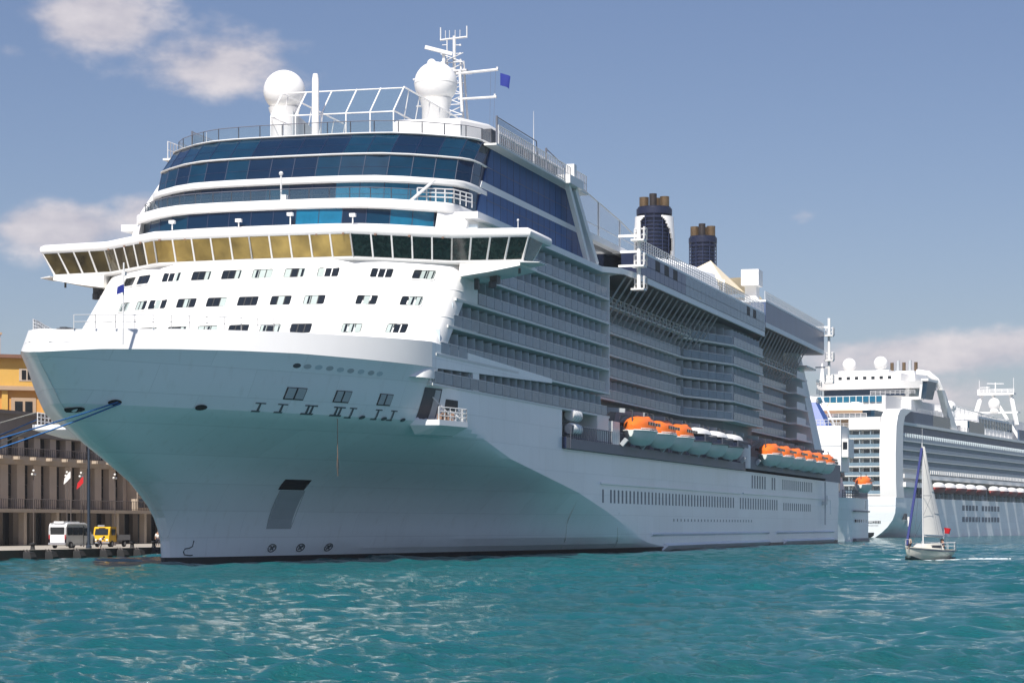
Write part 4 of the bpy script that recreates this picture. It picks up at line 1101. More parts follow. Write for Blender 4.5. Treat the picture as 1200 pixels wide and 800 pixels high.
build_top()

# ------------------------------------------------------------------ lifeboats on the near ship
def boat_rings(L, B, z0, z1, keel, n=11, bulge=1.0):
    """hull rings along x; each ring port gunwale -> keel -> starboard gunwale"""
    out = []
    for i in range(n):
        t = i / (n - 1) * 2 - 1
        w = B / 2 * max(.06, (1 - abs(t) ** 2.6)) ** .6
        zk = z0 + (z1 - z0) * .55 * abs(t) ** 3
        out.append([(t * L / 2, w * c, zk + (z1 - zk) * abs(c) ** 3.4) for c in (-1, -.94, -.75, -.4, 0, .4, .75, .94, 1)])
    return out
def make_lifeboat(label, cat='lifeboat', tender=False, group='lifeboats on the near cruise ship'):
    root = thing('lifeboat', label, cat, group=group)
    L, B = (10.0, 3.5)
    mb = MB(); rg = boat_rings(L, B, 0, 1.75, 0)
    mb.loft(rg, 0, closed=True)
    mb.build('hull', M['boatwhite'], root, smooth=50)
    rub = MB(); rub.path([(r[0][0], r[0][1] - .04, 1.72) for r in rg], .09, 5); rub.path([(r[-1][0], r[-1][1] + .04, 1.72) for r in rg], .09, 5)
    rub.build('fender_strip', M['white'] if not tender else M['dgrey'], root)
    def canopy(h, z, sc_, squ=.62):
        rings = []
        for r in rg:
            t = r[0][0] / (L / 2); w = abs(r[0][1]) * sc_; hh = h * max(.12, 1 - abs(t) ** 3.2) ** .5
            rings.append([(r[0][0] * .97, w * math.cos(a) * (1 if abs(math.cos(a)) < .95 else 1), z + hh * math.sin(a) ** squ) for a in [math.pi * k / 8 for k in range(9)]])
        return rings
    if not tender:
        mb = MB(); mb.loft(canopy(1.75, 1.78, .98)); c = mb.build('canopy', M['orange'], root, smooth=40)
        mb = MB()
        for s in (-1, 1):
            for x in (-3.2, -1.8, -.4, 1.0, 2.4): mb.box(x, x + .8, min(s * 1.72, s * 1.84), max(s * 1.72, s * 1.84), 2.35, 2.75)
        mb.build('window', M['winglass'], c, split=True)
        mb = MB(); mb.lathe((3.4, 0, 3.2), [(.55, 0), (.55, .3), (.3, .45)], 12); mb.build('conning_hatch', M['orange'], c)
        mb = MB(); mb.path([(r[0][0], -abs(r[0][1]) * .985, 1.95) for r in rg[1:-1]], .05, 4); mb.path([(r[0][0], abs(r[0][1]) * .985, 1.95) for r in rg[1:-1]], .05, 4); mb.build('grab_line', M['white'], root, split=True)
    else:
        mb = MB(); mb.loft(canopy(.95, 1.78, .95, .25)); c = mb.build('window_band', M['navy'], root, smooth=40)
        mb = MB(); mb.loft(canopy(.95, 2.72, .97, .9)); mb.build('roof', M['white'], root, smooth=40)
        mb = MB()
        for s in (-1, 1): mb.rail([(-4, s * 1.9, 1.75), (4, s * 1.9, 1.75)], .9, .8, rails=(1, .5), r=.05)
        mb.build('side_rail', M['railgrey'], root)
    mb = MB()
    for x in (-4.2, 4.2):
        mb = MB(); mb.path([(x, 0, 1.8), (x, 0, 4.1), (x, .3, 4.15)], .09, 5); mb.build('lifting_hook', M['dgrey'], root)
    return root
def place_lifeboats():
    ob = make_lifeboat('orange topped lifeboat beside the white locker, nearest the bow')
    td = make_lifeboat('white roofed tender with dark windows next to the third orange lifeboat', 'tender boat', True, 'tender boats on the near cruise ship')
    labs = {0: None, 1: 'orange topped lifeboat in the middle of the forward three on the near ship', 2: 'orange topped lifeboat touching the first white roofed tender'}
    for i, x in enumerate((93.8, 105.2, 116.4)):
        o = ob if i == 0 else copy_tree(ob)
        o.location = (x, -19.9, 13.0)
        if labs[i]: o['label'] = labs[i]
    labs = [None, 'white roofed tender with dark windows, middle of the three tenders', 'white roofed tender with dark windows beside the white vent post']
    for i, x in enumerate((128.2, 140.2, 152.0)):
        o = td if i == 0 else copy_tree(td)
        o.location = (x, -19.9, 12.9)
        if labs[i]: o['label'] = labs[i]
    names = ['orange topped lifeboat just aft of the white vent post, first of its row', 'second orange lifeboat aft of the vent post', 'third orange lifeboat aft of the vent post', 'fourth orange lifeboat aft of the vent post', 'fifth orange lifeboat aft of the vent post', 'last orange lifeboat of the aft row, beside the grey aft house']
    for i in range(6):
        o = copy_tree(ob); o.location = (184.5 + 11.7 * i, -20.2, 12.75); o['label'] = names[i]
    # life raft canisters in their rack
    proto = None
    info = [(-18.2, 15.5, 66.6, 'white life raft canister, upper one nearest the viewer by the hull step'), (-18.2, 14.0, 66.6, 'white life raft canister, lower one nearest the viewer by the hull step'),
            (-16.6, 15.5, 66.9, 'white life raft canister, upper one further inboard by the hull step'), (-16.6, 14.0, 66.9, 'white life raft canister, lower one further inboard by the hull step')]
    for y, z, x, lab in info:
        if proto is None:
            t = thing('life_raft_canister', lab, 'life raft', group='life raft canisters on the near ship')
            mb = MB(); ax = [(-1.9, .1), (-1.85, .55), (-1.6, .68), (-.08, .7), (.08, .7), (1.6, .68), (1.85, .55), (1.9, .1)]
            mb.loft([[(u, r * math.cos(q), r * math.sin(q)) for q in [2 * math.pi * k / 16 for k in range(16)]] for u, r in ax]); mb.build('shell', M['white'], t, smooth=40)
            mb = MB()
            for u in (-1.1, 0, 1.1): mb.loft([[(u + d, .72 * math.cos(q), .72 * math.sin(q)) for q in [2 * math.pi * k / 16 for k in range(16)]] for d in (-.06, .06)])
            mb.build('strap', M['grey'], t)
            proto = t; o = t
        else:
            o = copy_tree(proto); o['label'] = lab
        o.location = (x + 1.6, y, z)
place_lifeboats()

def flag(name, label, pole_pt, w, h, mat, droop=.5, ang=0, nx=7, nz=4, pattern=None, cat='flag'):
    """waving cloth hanging away from pole_pt (top inner corner)"""
    mb = MB(); rows = []
    for j in range(nz + 1):
        r = []
        for i in range(nx + 1):
            u = i / nx; v = j / nz
            x = w * u * math.cos(ang); y = w * u * math.sin(ang) + .12 * w * math.sin(u * 6 + v * 1.5) * u
            r.append((x, y, -h * v - droop * w * u ** 1.4))
        rows.append(r)
    mb.grid(rows); 
    back = [[(p[0] + .012, p[1] + .015, p[2]) for p in r] for r in rows]
    mb.grid(back)
    o = mb.build(name, mat, None, smooth=60); o.location = pole_pt
    return tag(o, label, cat)
flag('flag', 'dark blue flag flying from the mast yard of the near ship', (80.4, -6.2, 56.3), 1.15, 1.45, M['bluecloth'], .35, rad(-70))
flag('pennant', 'small blue pennant on the bow jackstaff of the near ship', (-17.9, -4.75, 21.9), .5, .6, M['bluecloth'], .4, rad(120))

def rope(label, pts, sag, mat, r=.07, n=16):
    a, b = Vector(pts[0]), Vector(pts[1]); mb = MB()
    mb.path([a.lerp(b, i / n) - Vector((0, 0, sag * 4 * (i / n) * (1 - i / n))) for i in range(n + 1)], r, 6)
    o = mb.build('mooring_rope', mat, None, smooth=60)
    return tag(o, label, 'mooring rope', 'mooring ropes at the bow')
rope('thick blue mooring rope from the bow flank hole, upper of the pair', [(-16.0, -3.35, 12.95), (-60, 24.4, 1.5)], 1.3, M['ropeblue'], .065)
rope('thick blue mooring rope from the bow flank hole, lower of the pair', [(-15.7, -3.4, 12.85), (-52, 24.4, 1.5)], 1.7, M['ropeblue'], .065)
rope('grey mooring rope, topmost line left of the far bow platform', [(17.2, 21.0, 14.0), (-75, 24.6, 1.4)], 1.4, M['ropegrey'], .06)
rope('blue mooring rope from the far bow platform, above the lowest grey line', [(17.6, 21.0, 13.4), (-56, 24.6, 1.4)], 2.0, M['ropeblue'], .06)
rope('grey mooring rope, lowest line under the far bow platform', [(17.0, 21.0, 12.6), (-40, 24.6, 1.4)], 1.6, M['ropegrey'], .055)

# ------------------------------------------------------------------ quay
QY = 24.0
C_ = dict(
    quay=pm('quay_concrete', (.34, .31, .265), .85, var=.12, vs=.5, bump=.03, bs=2),
    quaywall=pm('quay_wall_wet_stone', (.055, .05, .042), .8, var=.3, vs=.9, bump=.08, bs=1.5),
    stone=pm('building_stone', (.50, .42, .355), .8, var=.08, vs=.5, bump=.02, bs=3, streak=.25),
    stone2=pm('building_ledge_stone', (.46, .38, .30), .8, var=.08, vs=.7, streak=.2),
    wall=pm('building_wall', (.24, .205, .18), .85, var=.1, vs=.4, streak=.2),
    dark=pm('building_dark_glass', (.018, .02, .022), .15, var=.3, vs=.5),
    iron=pm('balustrade_iron', (.09, .075, .07), .6),
    yellow=pm('yellow_stucco', (.62, .37, .085), .85, var=.07, vs=.35, streak=.25),
    orange=pm('orange_stucco', (.58, .29, .07), .85, var=.08, vs=.4, streak=.2),
    tile=pm('roof_tile', (.20, .10, .065), .8, var=.15, vs=1),
    chim=pm('chimney_render', (.42, .30, .20), .85, var=.1),
    tyre=pm('tyre_rubber', (.016, .016, .017), .8, var=.15),
    pole=pm('dark_pole', (.018, .03, .05), .5),
    vanwhite=pm('van_white', (.78, .78, .78), .25, var=.02, coat=.4),
    vangrey=pm('van_grey_trim', (.25, .25, .27), .4),  # plain grey for van and truck fittings
    truck=pm('truck_yellow', (.68, .40, .012), .35, var=.04),
    lamp=pm('lamp_globe', (.75, .73, .68), .3),
    skin=pm('skin', (.45, .26, .18), .6), shirt=pm('white_shirt', (.76, .75, .73), .8), trouser=pm('dark_trousers', (.03, .03, .045), .8),
    red2=pm('faded_red', (.35, .02, .025), .6), hair=pm('dark_hair', (.015, .011, .01), .7),
)
def build_quay():
    mb = MB(); mb.box(-260, 900, QY, 420, -3, 1.0)
    o = mb.build('quay', C_['quay']); tag(o, 'pale concrete quay along the terminal', 'quay', kind='structure')
    mb = MB(); mb.box(-260, 900, QY - .25, QY - .003, .15, .98); mb.box(-260, 900, QY - .5, QY - .004, -3, .14)
    o = mb.build('quay_wall', C_['quaywall']); tag(o, 'dark weathered quay wall at the waterline', 'quay wall', kind='structure')
    places = ['at the left picture edge', 'second from the left picture edge', 'below the rear of the white minibus', 'below the front of the white minibus', 'right of the person bending at the quay edge', 'below the yellow truck', 'halfway between the yellow truck and the bow', 'closest to the ship bow']
    pr = None
    for i, x in enumerate((20, 24.5, 30.5, 36.5, 40.5, 44.5, 49, 53)):
        lab = 'dark fender block on the quay, ' + places[i]
        if pr is None:
            t = thing('quay_fender', lab, 'quay fender', group='fender blocks along the quay wall')
            mb = MB(); mb.loft([[(-.55, -.75, -.6), (.55, -.75, -.6), (.6, 0, -.6), (-.6, 0, -.6)], [(-.6, -.85, .3), (.6, -.85, .3), (.65, 0, .3), (-.65, 0, .3)], [(-.5, -.6, .8), (.5, -.6, .8), (.6, 0, .85), (-.6, 0, .85)]]); mb.build('block', C_['tyre'], t, smooth=30)
            mb = MB(); mb.tube((-.3, -.2, .8), (-.3, .1, 1.05), .05); mb.tube((.3, -.2, .8), (.3, .1, 1.05), .05); mb.build('chain', C_['iron'], t, split=True)
            pr = t; o = t
        else: o = copy_tree(pr); o['label'] = lab
        o.location = (x, QY - .5, 0)
    bl = ['small dark bollard at the quay edge left of the minibus', 'small dark bollard at the quay edge below the yellow truck', 'small dark bollard near the ship bow']
    pr = None
    for i, x in enumerate((24, 46.5, 52)):
        if pr is None:
            mb = MB(); mb.lathe((0, 0, 0), [(.28, 0), (.22, .1), (.2, .4), (.34, .5), (.34, .62), (.1, .68)], 14)
            pr = mb.build('bollard', C_['tyre'], None, smooth=40); tag(pr, bl[0], 'bollard', 'bollards on the quay'); o = pr
        else: o = pr.copy(); col.objects.link(o); o['label'] = bl[i]
        o.location = (x, QY + .9, 1.0)
build_quay()

def build_terminal():
    FY = 50.0
    t = thing('terminal_building', 'long brown stone terminal building with tall pillars behind the white minibus', 'building', (40, FY, 1.0))
    def part(name, mat, fn, parent=t, smooth=None):
        mb = MB(); fn(mb); return mb.build(name, mat, parent, smooth, name in SPLIT)
    X0, X1 = -10, 115
    part('wall', C_['wall'], lambda mb: mb.box(X0, X1, 1.2, 18, 0, 15.5))
    part('cornice', C_['wall'], lambda mb: (mb.box(X0, X1, -.3, 1.19, 12.9, 15.5), mb.box(X0 - .3, X1 + .3, -.6, 18.3, 15.5, 15.9)))
    part('canopy', C_['stone2'], lambda mb: mb.box(X0, X1, -3.2, 1.15, 3.9, 4.3))
    part('floor_band', C_['stone2'], lambda mb: mb.box(X0, X1, -.7, 1.15, 9.6, 10.6))
    g = part('ground_front', C_['dark'], lambda mb: mb.box(X0, X1, 1.05, 1.18, 0, 3.88))
    n = 0
    for i in range(26):
        x = X0 + 4.12 * i + 1
        part('pillar', C_['stone'], lambda mb: (mb.box(x, x + 1.9, -.05, 1.18, 4.32, 9.58), mb.box(x + .2, x + 1.7, -.06, 1.18, 10.62, 12.88)))
        w = part('window', C_['dark'], lambda mb: (mb.box(x + 1.95, x + 4.07, .75, .9, 4.35, 9.55), mb.box(x + 1.75, x + 4.27, .75, .9, 10.65, 12.85)))
        part('window_bar', C_['iron'], lambda mb: ([mb.box(x + 2.0, x + 4.0, .70, .748, z, z + .08) for z in (5.8, 7.2, 8.5, 11.4)], mb.box(x + 2.95, x + 3.05, .69, .748, 4.4, 12.8)), w)
        part('balcony_ledge', C_['stone2'], lambda mb: mb.box(x + 1.95, x + 4.05, -1.5, -.71, 10.15, 10.5))
        part('ground_pillar', C_['stone2'], lambda mb: mb.box(x + .4, x + 1.1, -2.9, -2.2, 0, 3.88)) if i % 2 == 0 else None
        part('ground_pier', C_['wall'], lambda mb: mb.box(x, x + 1.6, .5, 1.04, 0, 3.88))
    part('balustrade', C_['iron'], lambda mb: mb.rail([(X0, -2.9, 4.3), (X1, -2.9, 4.3)], 1.15, .5, rails=(1, .1), r=.035))
    part('balustrade', C_['iron'], lambda mb: mb.rail([(X0, -1.35, 10.5), (X1, -1.35, 10.5)], 1.0, .55, rails=(1, .1), r=.035))
    # glazed stair block with pale frames near the bow
    part('stair_block', C_['stone2'], lambda mb: (mb.box(58, 62.5, -1.6, -.1, 4.32, 9.58),))
    part('stair_window', C_['dark'], lambda mb: [mb.box(58.4 + 1.9 * i, 60.0 + 1.9 * i, -1.66, -1.62, z, z + 1.1) for i in range(2) for z in (4.7, 6.3, 7.9)])
build_terminal()

def build_yellow():
    t = thing('town_house', 'yellow and orange stucco building with a chimney above the terminal roof', 'building', (106, 73, -3.0), rad(-52))
    def part(name, mat, fn, parent=t): 
        mb = MB(); fn(mb); return mb.build(name, mat, parent, None, name in SPLIT)
    # local: x along facade, -y towards the viewer
    part('upper_wall', C_['yellow'], lambda mb: mb.box(-26, 30, 0, 14, 25.2, 29.3))
    part('lower_wall', C_['orange'], lambda mb: mb.box(-26, 30, -.02, 14, 0, 24.9))
    part('cornice', C_['chim'], lambda mb: (mb.box(-26.3, 30.3, -.7, 14, 24.9, 25.3), mb.box(-26, 30.3, -.3, 14, 25.3, 25.5)))
    r = part('roof', C_['tile'], lambda mb: (mb.box(-26.5, 30.5, -.9, 14.5, 29.3, 29.75), mb.hexa([(-26, -.6, 29.76), (30, -.6, 29.76), (30, 14, 29.76), (-26, 14, 29.76), (-22, 5, 30.2), (26, 5, 30.2), (26, 10, 30.2), (-22, 10, 30.2)])))
    part('chimney', C_['chim'], lambda mb: (mb.box(-1.4, .6, 1.5, 3, 29.7, 32.6), mb.box(-1.6, .8, 1.3, 3.2, 32.6, 32.9)), r)
    for x in (-7, 3.2, 9):
        w = part('window', C_['stone2'], lambda mb: mb.box(x - .3, x + 2.6, -.06, .05, 26.2, 27.9))
        part('pane', C_['dark'], lambda mb: [mb.box(x + .05 + .8 * k, x + .65 + .8 * k, -.1, -.055, 26.4, 27.7) for k in range(3)], w)
    for x in (-9, -3.4, 2.2, 7.8, 13.4):
        w = part('window', C_['chim'], lambda mb: mb.box(x - .4, x + 3.0, -.14, 0, 17.8, 23.9))
        part('pane', C_['dark'], lambda mb: (mb.box(x + .1, x + 1.15, -.2, -.12, 18.9, 23.4), mb.box(x + 1.5, x + 2.5, -.2, -.12, 18.9, 23.4)), w)
        part('pilaster', C_['yellow'], lambda mb: mb.box(x - 1.7, x - .9, -.35, 0, 14, 24.85))
    part('drain_pipe', C_['iron'], lambda mb: mb.box(-3.9 - .25, -3.9 + .45, -.75, -.4, 10, 24.9))
    part('vent', C_['iron'], lambda mb: (mb.box(-4.4, -4, -.1, 0, 26.9, 27.3), mb.box(-4.4, -4, -.1, 0, 25.4, 25.8)))
build_yellow()

# ------------------------------------------------------------------ people
def person(label, loc, rz, joints, mats=None, cat='person', group=None, shirt_z=None):
    """one continuous skinned figure: joints = dict name -> (x, y, z); clothing is painted per height band by separate skins"""
    root = thing('person', label, cat, loc, rz, group)
    J = joints
    bones = [('hip', 'chest'), ('chest', 'neck'), ('neck', 'head'), ('head', 'crown'), ('hip', 'hl'), ('hl', 'kl'), ('kl', 'al'), ('al', 'tl'), ('hip', 'hr'), ('hr', 'kr'), ('kr', 'ar'), ('ar', 'tr'),
             ('chest', 'sl'), ('sl', 'el'), ('el', 'wl'), ('wl', 'fl'), ('chest', 'sr'), ('sr', 'er'), ('er', 'wr'), ('wr', 'fr')]
    RAD = dict(hip=.15, chest=.16, neck=.06, head=.105, crown=.085, hl=.095, hr=.095, kl=.065, kr=.065, al=.045, ar=.045, tl=.04, tr=.04, sl=.07, sr=.07, el=.045, er=.045, wl=.033, wr=.033, fl=.03, fr=.03)
    names = list(RAD)
    def skin(nm, use, mat, grow=1.0, par=root):
        ids = [n for n in names if any(n in b for b in use)]
        me = bpy.data.meshes.new(nm); me.from_pydata([J[n] for n in ids], [(ids.index(a), ids.index(b)) for a, b in use], [])
        me.materials.append(mat)
        o = bpy.data.objects.new(nm, me); col.objects.link(o); o.parent = par
        o.modifiers.new('skin', 'SKIN').use_smooth_shade = True
        for i, n in enumerate(ids): me.skin_vertices[0].data[i].radius = (RAD[n] * grow, RAD[n] * grow)
        me.skin_vertices[0].data[0].use_root = True
        o.modifiers.new('sub', 'SUBSURF').levels = 1
        o.modifiers['sub'].render_levels = 1
        return o
    b = skin('body', bones, C_['skin'])
    skin('shirt', [x for x in bones if x in [('hip', 'chest'), ('chest', 'sl'), ('sl', 'el'), ('chest', 'sr'), ('sr', 'er')]], mats[0], 1.12, b)
    skin('trousers', [x for x in bones if x in [('hip', 'hl'), ('hl', 'kl'), ('kl', 'al'), ('hip', 'hr'), ('hr', 'kr'), ('kr', 'ar')]], mats[1], 1.14, b)
    h = Vector(J['head']).lerp(Vector(J['crown']), .55)
    mb = MB(); mb.ball((h.x - .02, h.y, h.z + .03), .118, 14); mb.build('hair', C_['hair'], b, smooth=60)
    return root
def stand(lean=0):
    f = lean
    return dict(hip=(0, 0, .95), chest=(f * .5, 0, 1.32), neck=(f * .62, 0, 1.5), head=(f * .7, 0, 1.6), crown=(f * .72, 0, 1.74), hl=(0, .1, .88), kl=(.06, .12, .5), al=(0, .12, .09), tl=(.16, .13, .04), hr=(0, -.1, .88), kr=(.02, -.12, .5), ar=(-.08, -.12, .09), tr=(.08, -.13, .04),
                sl=(f * .5, .2, 1.4), el=(f * .5 + .08, .27, 1.13), wl=(f * .5 + .22, .22, .92), fl=(f * .5 + .27, .2, .83), sr=(f * .5, -.2, 1.4), er=(f * .5 + .02, -.27, 1.12), wr=(f * .5 + .12, -.26, .88), fr=(f * .5 + .15, -.25, .79))
def bend():
    return dict(hip=(0, 0, .8), chest=(.32, 0, 1.02), neck=(.46, 0, 1.1), head=(.54, 0, 1.12), crown=(.66, 0, 1.16), hl=(-.02, .11, .74), kl=(.22, .14, .45), al=(.02, .14, .09), tl=(.18, .15, .04), hr=(-.02, -.11, .74), kr=(.16, -.14, .42), ar=(-.1, -.14, .09), tr=(.06, -.15, .04),
                sl=(.36, .2, 1.03), el=(.46, .24, .78), wl=(.58, .16, .6), fl=(.62, .14, .52), sr=(.36, -.2, 1.03), er=(.44, -.25, .76), wr=(.52, -.18, .56), fr=(.55, -.16, .48))
def sit():
    return dict(hip=(0, 0, .16), chest=(-.05, 0, .52), neck=(-.04, 0, .7), head=(-.02, 0, .8), crown=(0, 0, .94), hl=(.03, .1, .13), kl=(.42, .14, .22), al=(.5, .13, -.2), tl=(.62, .13, -.26), hr=(.03, -.1, .13), kr=(.42, -.14, .2), ar=(.48, -.13, -.2), tr=(.6, -.13, -.26),
                sl=(-.05, .2, .6), el=(.04, .27, .36), wl=(.22, .2, .26), fl=(.3, .18, .24), sr=(-.05, -.2, .6), er=(.02, -.27, .35), wr=(.2, -.22, .26), fr=(.28, -.2, .24))
person('person in a white shirt bending over at the quay edge beside the dark pole', (37.7, QY + .45, 1.0), rad(-100), bend(), (C_['shirt'], C_['trouser']))
person('person in a white shirt standing on the quay beside the ship bow', (57.6, 27.0, 1.0), rad(200), stand(.1), (C_['shirt'], C_['trouser']))

# ------------------------------------------------------------------ vehicles on the quay
def wheel(par, x, y, r=.34, w=.24):
    mb = MB(); s = 1 if y > 0 else -1
    prof = [(r * .6, -w / 2), (r * .96, -w / 2), (r, -w / 2 + .04), (r, w / 2 - .04), (r * .96, w / 2), (r * .6, w / 2)]
    mb.loft([[(x + q * math.cos(a), y + d, r + q * math.sin(a)) for a in [2 * math.pi * k / 20 for k in range(20)]] for q, d in prof])
    o = mb.build('wheel', C_['tyre'], par, smooth=40)
    mb = MB(); mb.loft([[(x + q * math.cos(a), y + d, r + q * math.sin(a)) for a in [2 * math.pi * k / 20 for k in range(20)]] for q, d in ((r * .55, -w * .52), (r * .55, w * .52))]); mb.build('rim', C_['vangrey'], o)
def build_van():
    t = thing('minibus', 'white high roof minibus parked on the quay with its rear towards the camera', 'minibus', (35.7, 28.2, 1.0), 0)
    L, Wd, H = 6.6, 1.0, 2.62
    side = [(0, .35), (0, 1.2), (.06, 2.2), (.22, 2.55), (.6, H), (4.4, H), (4.9, 2.45), (5.75, 1.55), (6.45, 1.25), (6.6, 1.0), (6.6, .4), (6.3, .3), (.15, .3)]
    mb = MB()
    mb.loft([[(x, s * w, z) for x, z in side] for s, w in ((-1, Wd * .9), (-1, Wd), (1, Wd), (1, Wd * .9))])
    # taper the roof: rebuild as loft with shoulders
    mb = MB()
    rings = []
    for y, sq in ((-Wd * .82, .03), (-Wd * .97, .0), (-Wd, -.12), (Wd, -.12), (Wd * .97, 0), (Wd * .82, .03)):
        rings.append([(x, y, z + (sq if z > 2.3 else 0)) for x, z in side])
    mb.loft(rings); b = mb.build('body', C_['vanwhite'], t, smooth=30)
    mb = MB(); mb.box(-.03, .03, -.78, .78, 1.45, 2.2); mb.build('rear_window', C_['dark'], t)
    for s in (-1, 1):
        for x0, x1 in ((.35, 1.45), (1.55, 2.65), (2.75, 3.75)):
            mb = MB(); mb.box(x0, x1, min(s * 1.0, s * 1.025), max(s * 1.0, s * 1.025), 1.35, 2.15); mb.build('side_window', C_['dark'], t)
        mb = MB(); mb.loft([[(4.05, s * 1.005, 1.3), (5.3, s * 1.005, 1.3), (4.75, s * 1.005, 2.1), (4.05, s * 1.005, 2.1)], [(4.05, s * 1.03, 1.3), (5.3, s * 1.03, 1.3), (4.75, s * 1.03, 2.1), (4.05, s * 1.03, 2.1)]]); mb.build('side_window', C_['dark'], t)
        mb = MB(); mb.box(-.04, .1, min(s * .82, s * .97), max(s * .82, s * .97), .95, 1.4); mb.build('tail_light', C_['red2'], t)
        mb = MB(); mb.box(5.0, 5.25, min(s * 1.02, s * 1.3), max(s * 1.02, s * 1.3), 1.35, 1.7); mb.build('mirror', C_['vangrey'], t)
        for x in (1.2, 5.3): wheel(t, x, s * .9)
    mb = MB(); mb.box(-.12, .1, -.98, .98, .38, .6); mb.build('bumper', C_['vangrey'], t)
    mb = MB(); mb.box(4.02, 4.06, -1.012, -.95, .4, 2.3); mb.build('sliding_door_edge', C_['dark'], t)
    mb = MB(); mb.box(.3, 3.9, -.55, .55, 2.6, 2.78); mb.build('roof_unit', C_['vanwhite'], t)
build_van()
def build_truck():
    t = thing('flatbed_truck', 'small yellow truck parked on the quay right of the dark pole, cab towards the camera', 'truck', (50.6, 30.5, 1.0), 0)
    mb = MB(); side = [(0, .55), (0, 1.25), (.22, 2.1), (.4, 2.22), (1.7, 2.22), (1.75, .55)]
    mb.loft([[(x, y, z) for x, z in side] for y in (-.93, -.98, .98, .93)]); mb.build('cab', C_['truck'], t, smooth=30)
    mb = MB(); mb.hexa([(-.02, -.8, 1.32), (.06, -.8, 1.32), (.06, .8, 1.32), (-.02, .8, 1.32), (.15, -.76, 2.0), (.26, -.76, 2.0), (.26, .76, 2.0), (.15, .76, 2.0)]); mb.build('windscreen', C_['dark'], t)
    for s in (-1, 1):
        mb = MB(); mb.box(.5, 1.5, min(s * .98, s * 1.0), max(s * .98, s * 1.0), 1.3, 1.95); mb.build('side_window', C_['dark'], t)
        mb = MB(); mb.box(-.04, .02, min(s * .55, s * .82), max(s * .55, s * .82), .7, .9); mb.build('headlight', C_['lamp'], t)
        for x in (.75, 3.9): wheel(t, x, s * .85, .36)
    mb = MB(); mb.box(-.08, .04, -.98, .98, .42, .62); mb.build('bumper', C_['vangrey'], t)
    mb = MB(); mb.box(1.85, 5.2, -1.0, 1.0, .75, .9); mb.box(1.85, 5.2, -1.0, -.95, .9, 1.35); mb.box(1.85, 5.2, .95, 1.0, .9, 1.35); mb.box(1.85, 1.92, -1, 1, .9, 1.5); mb.build('load_bed', C_['vangrey'], t)
    mb = MB(); mb.box(-.05, .05, -.4, .4, 2.22, 2.42); mb.box(.1, 4.8, -.35, .35, .5, .74); mb.build('chassis', C_['vangrey'], t)
build_truck()

# ------------------------------------------------------------------ quay poles, lamps and flags
t = thing('lamp_mast', 'tall dark blue mast standing at the quay edge between minibus and truck', 'mast', (36.4, QY + 1.0, 1.0))
mb = MB(); mb.lathe((0, 0, 0), [(.3, 0), (.3, .25), (.17, .35), (.15, 6), (.11, 11.2), (.05, 11.4)], 12); mb.build('pole', C_['pole'], t, smooth=40)
mb = MB(); mb.bar((0, 0, 11.2), (1.0, -.4, 11.4), .3, .14); mb.build('lamp_head', C_['pole'], t)
def build_lamps():
    labs = ['triple globe street lamp left of the white flag', 'triple globe street lamp between the white flag and the red flag', 'triple globe street lamp just right of the red flag', 'triple globe street lamp nearest the ship bow']
    pr = None
    for i, (x, y) in enumerate(((49.3, 38), (57.3, 38), (60.8, 38), (69.6, 38))):
        if pr is None:
            t = thing('street_lamp', labs[0], 'street lamp', group='triple globe lamps on the quay')
            mb = MB(); mb.lathe((0, 0, 0), [(.14, 0), (.12, .4), (.05, .6), (.04, 8.0)], 8); mb.tube((-.3, 0, 7.75), (.3, 0, 7.75), .03); mb.build('post', C_['iron'], t)
            for dx, dz in ((-.32, 7.95), (.32, 7.95), (0, 8.35)):
                mb = MB(); mb.ball((dx, 0, dz), .14, 12); mb.build('globe', C_['lamp'], t, smooth=60)
            pr = t; o = t
        else: o = copy_tree(pr); o['label'] = labs[i]
        o.location = (x, y, 1.0)
build_lamps()
def flagpole(lab, x, y, h, fl, mat):
    t = thing('flagpole', lab, 'flagpole', (x, y, 1.0))
    mb = MB(); mb.lathe((0, 0, 0), [(.07, 0), (.05, h), (.02, h + .1)], 8); mb.ball((0, 0, h + .12), .09, 8); mb.build('pole', C_['iron'], t)
    flag('flag', fl, (x + .03, y - .05, 1.0 + h - .1), .75, .72, mat, 1.0, rad(112))
flagpole('thin flagpole carrying the white flag on the quay', 49.3, 33.5, 8.4, 'white flag hanging limp from a thin pole before the terminal', M['whitecloth'])
flagpole('thin flagpole carrying the red flag on the quay', 52.4, 33.5, 7.9, 'bright red flag hanging from a thin pole before the terminal', M['redcloth'])
M['farrail'] = pm('far_balcony_rail', (.20, .27, .34), .3, var=.1, spec=.2)

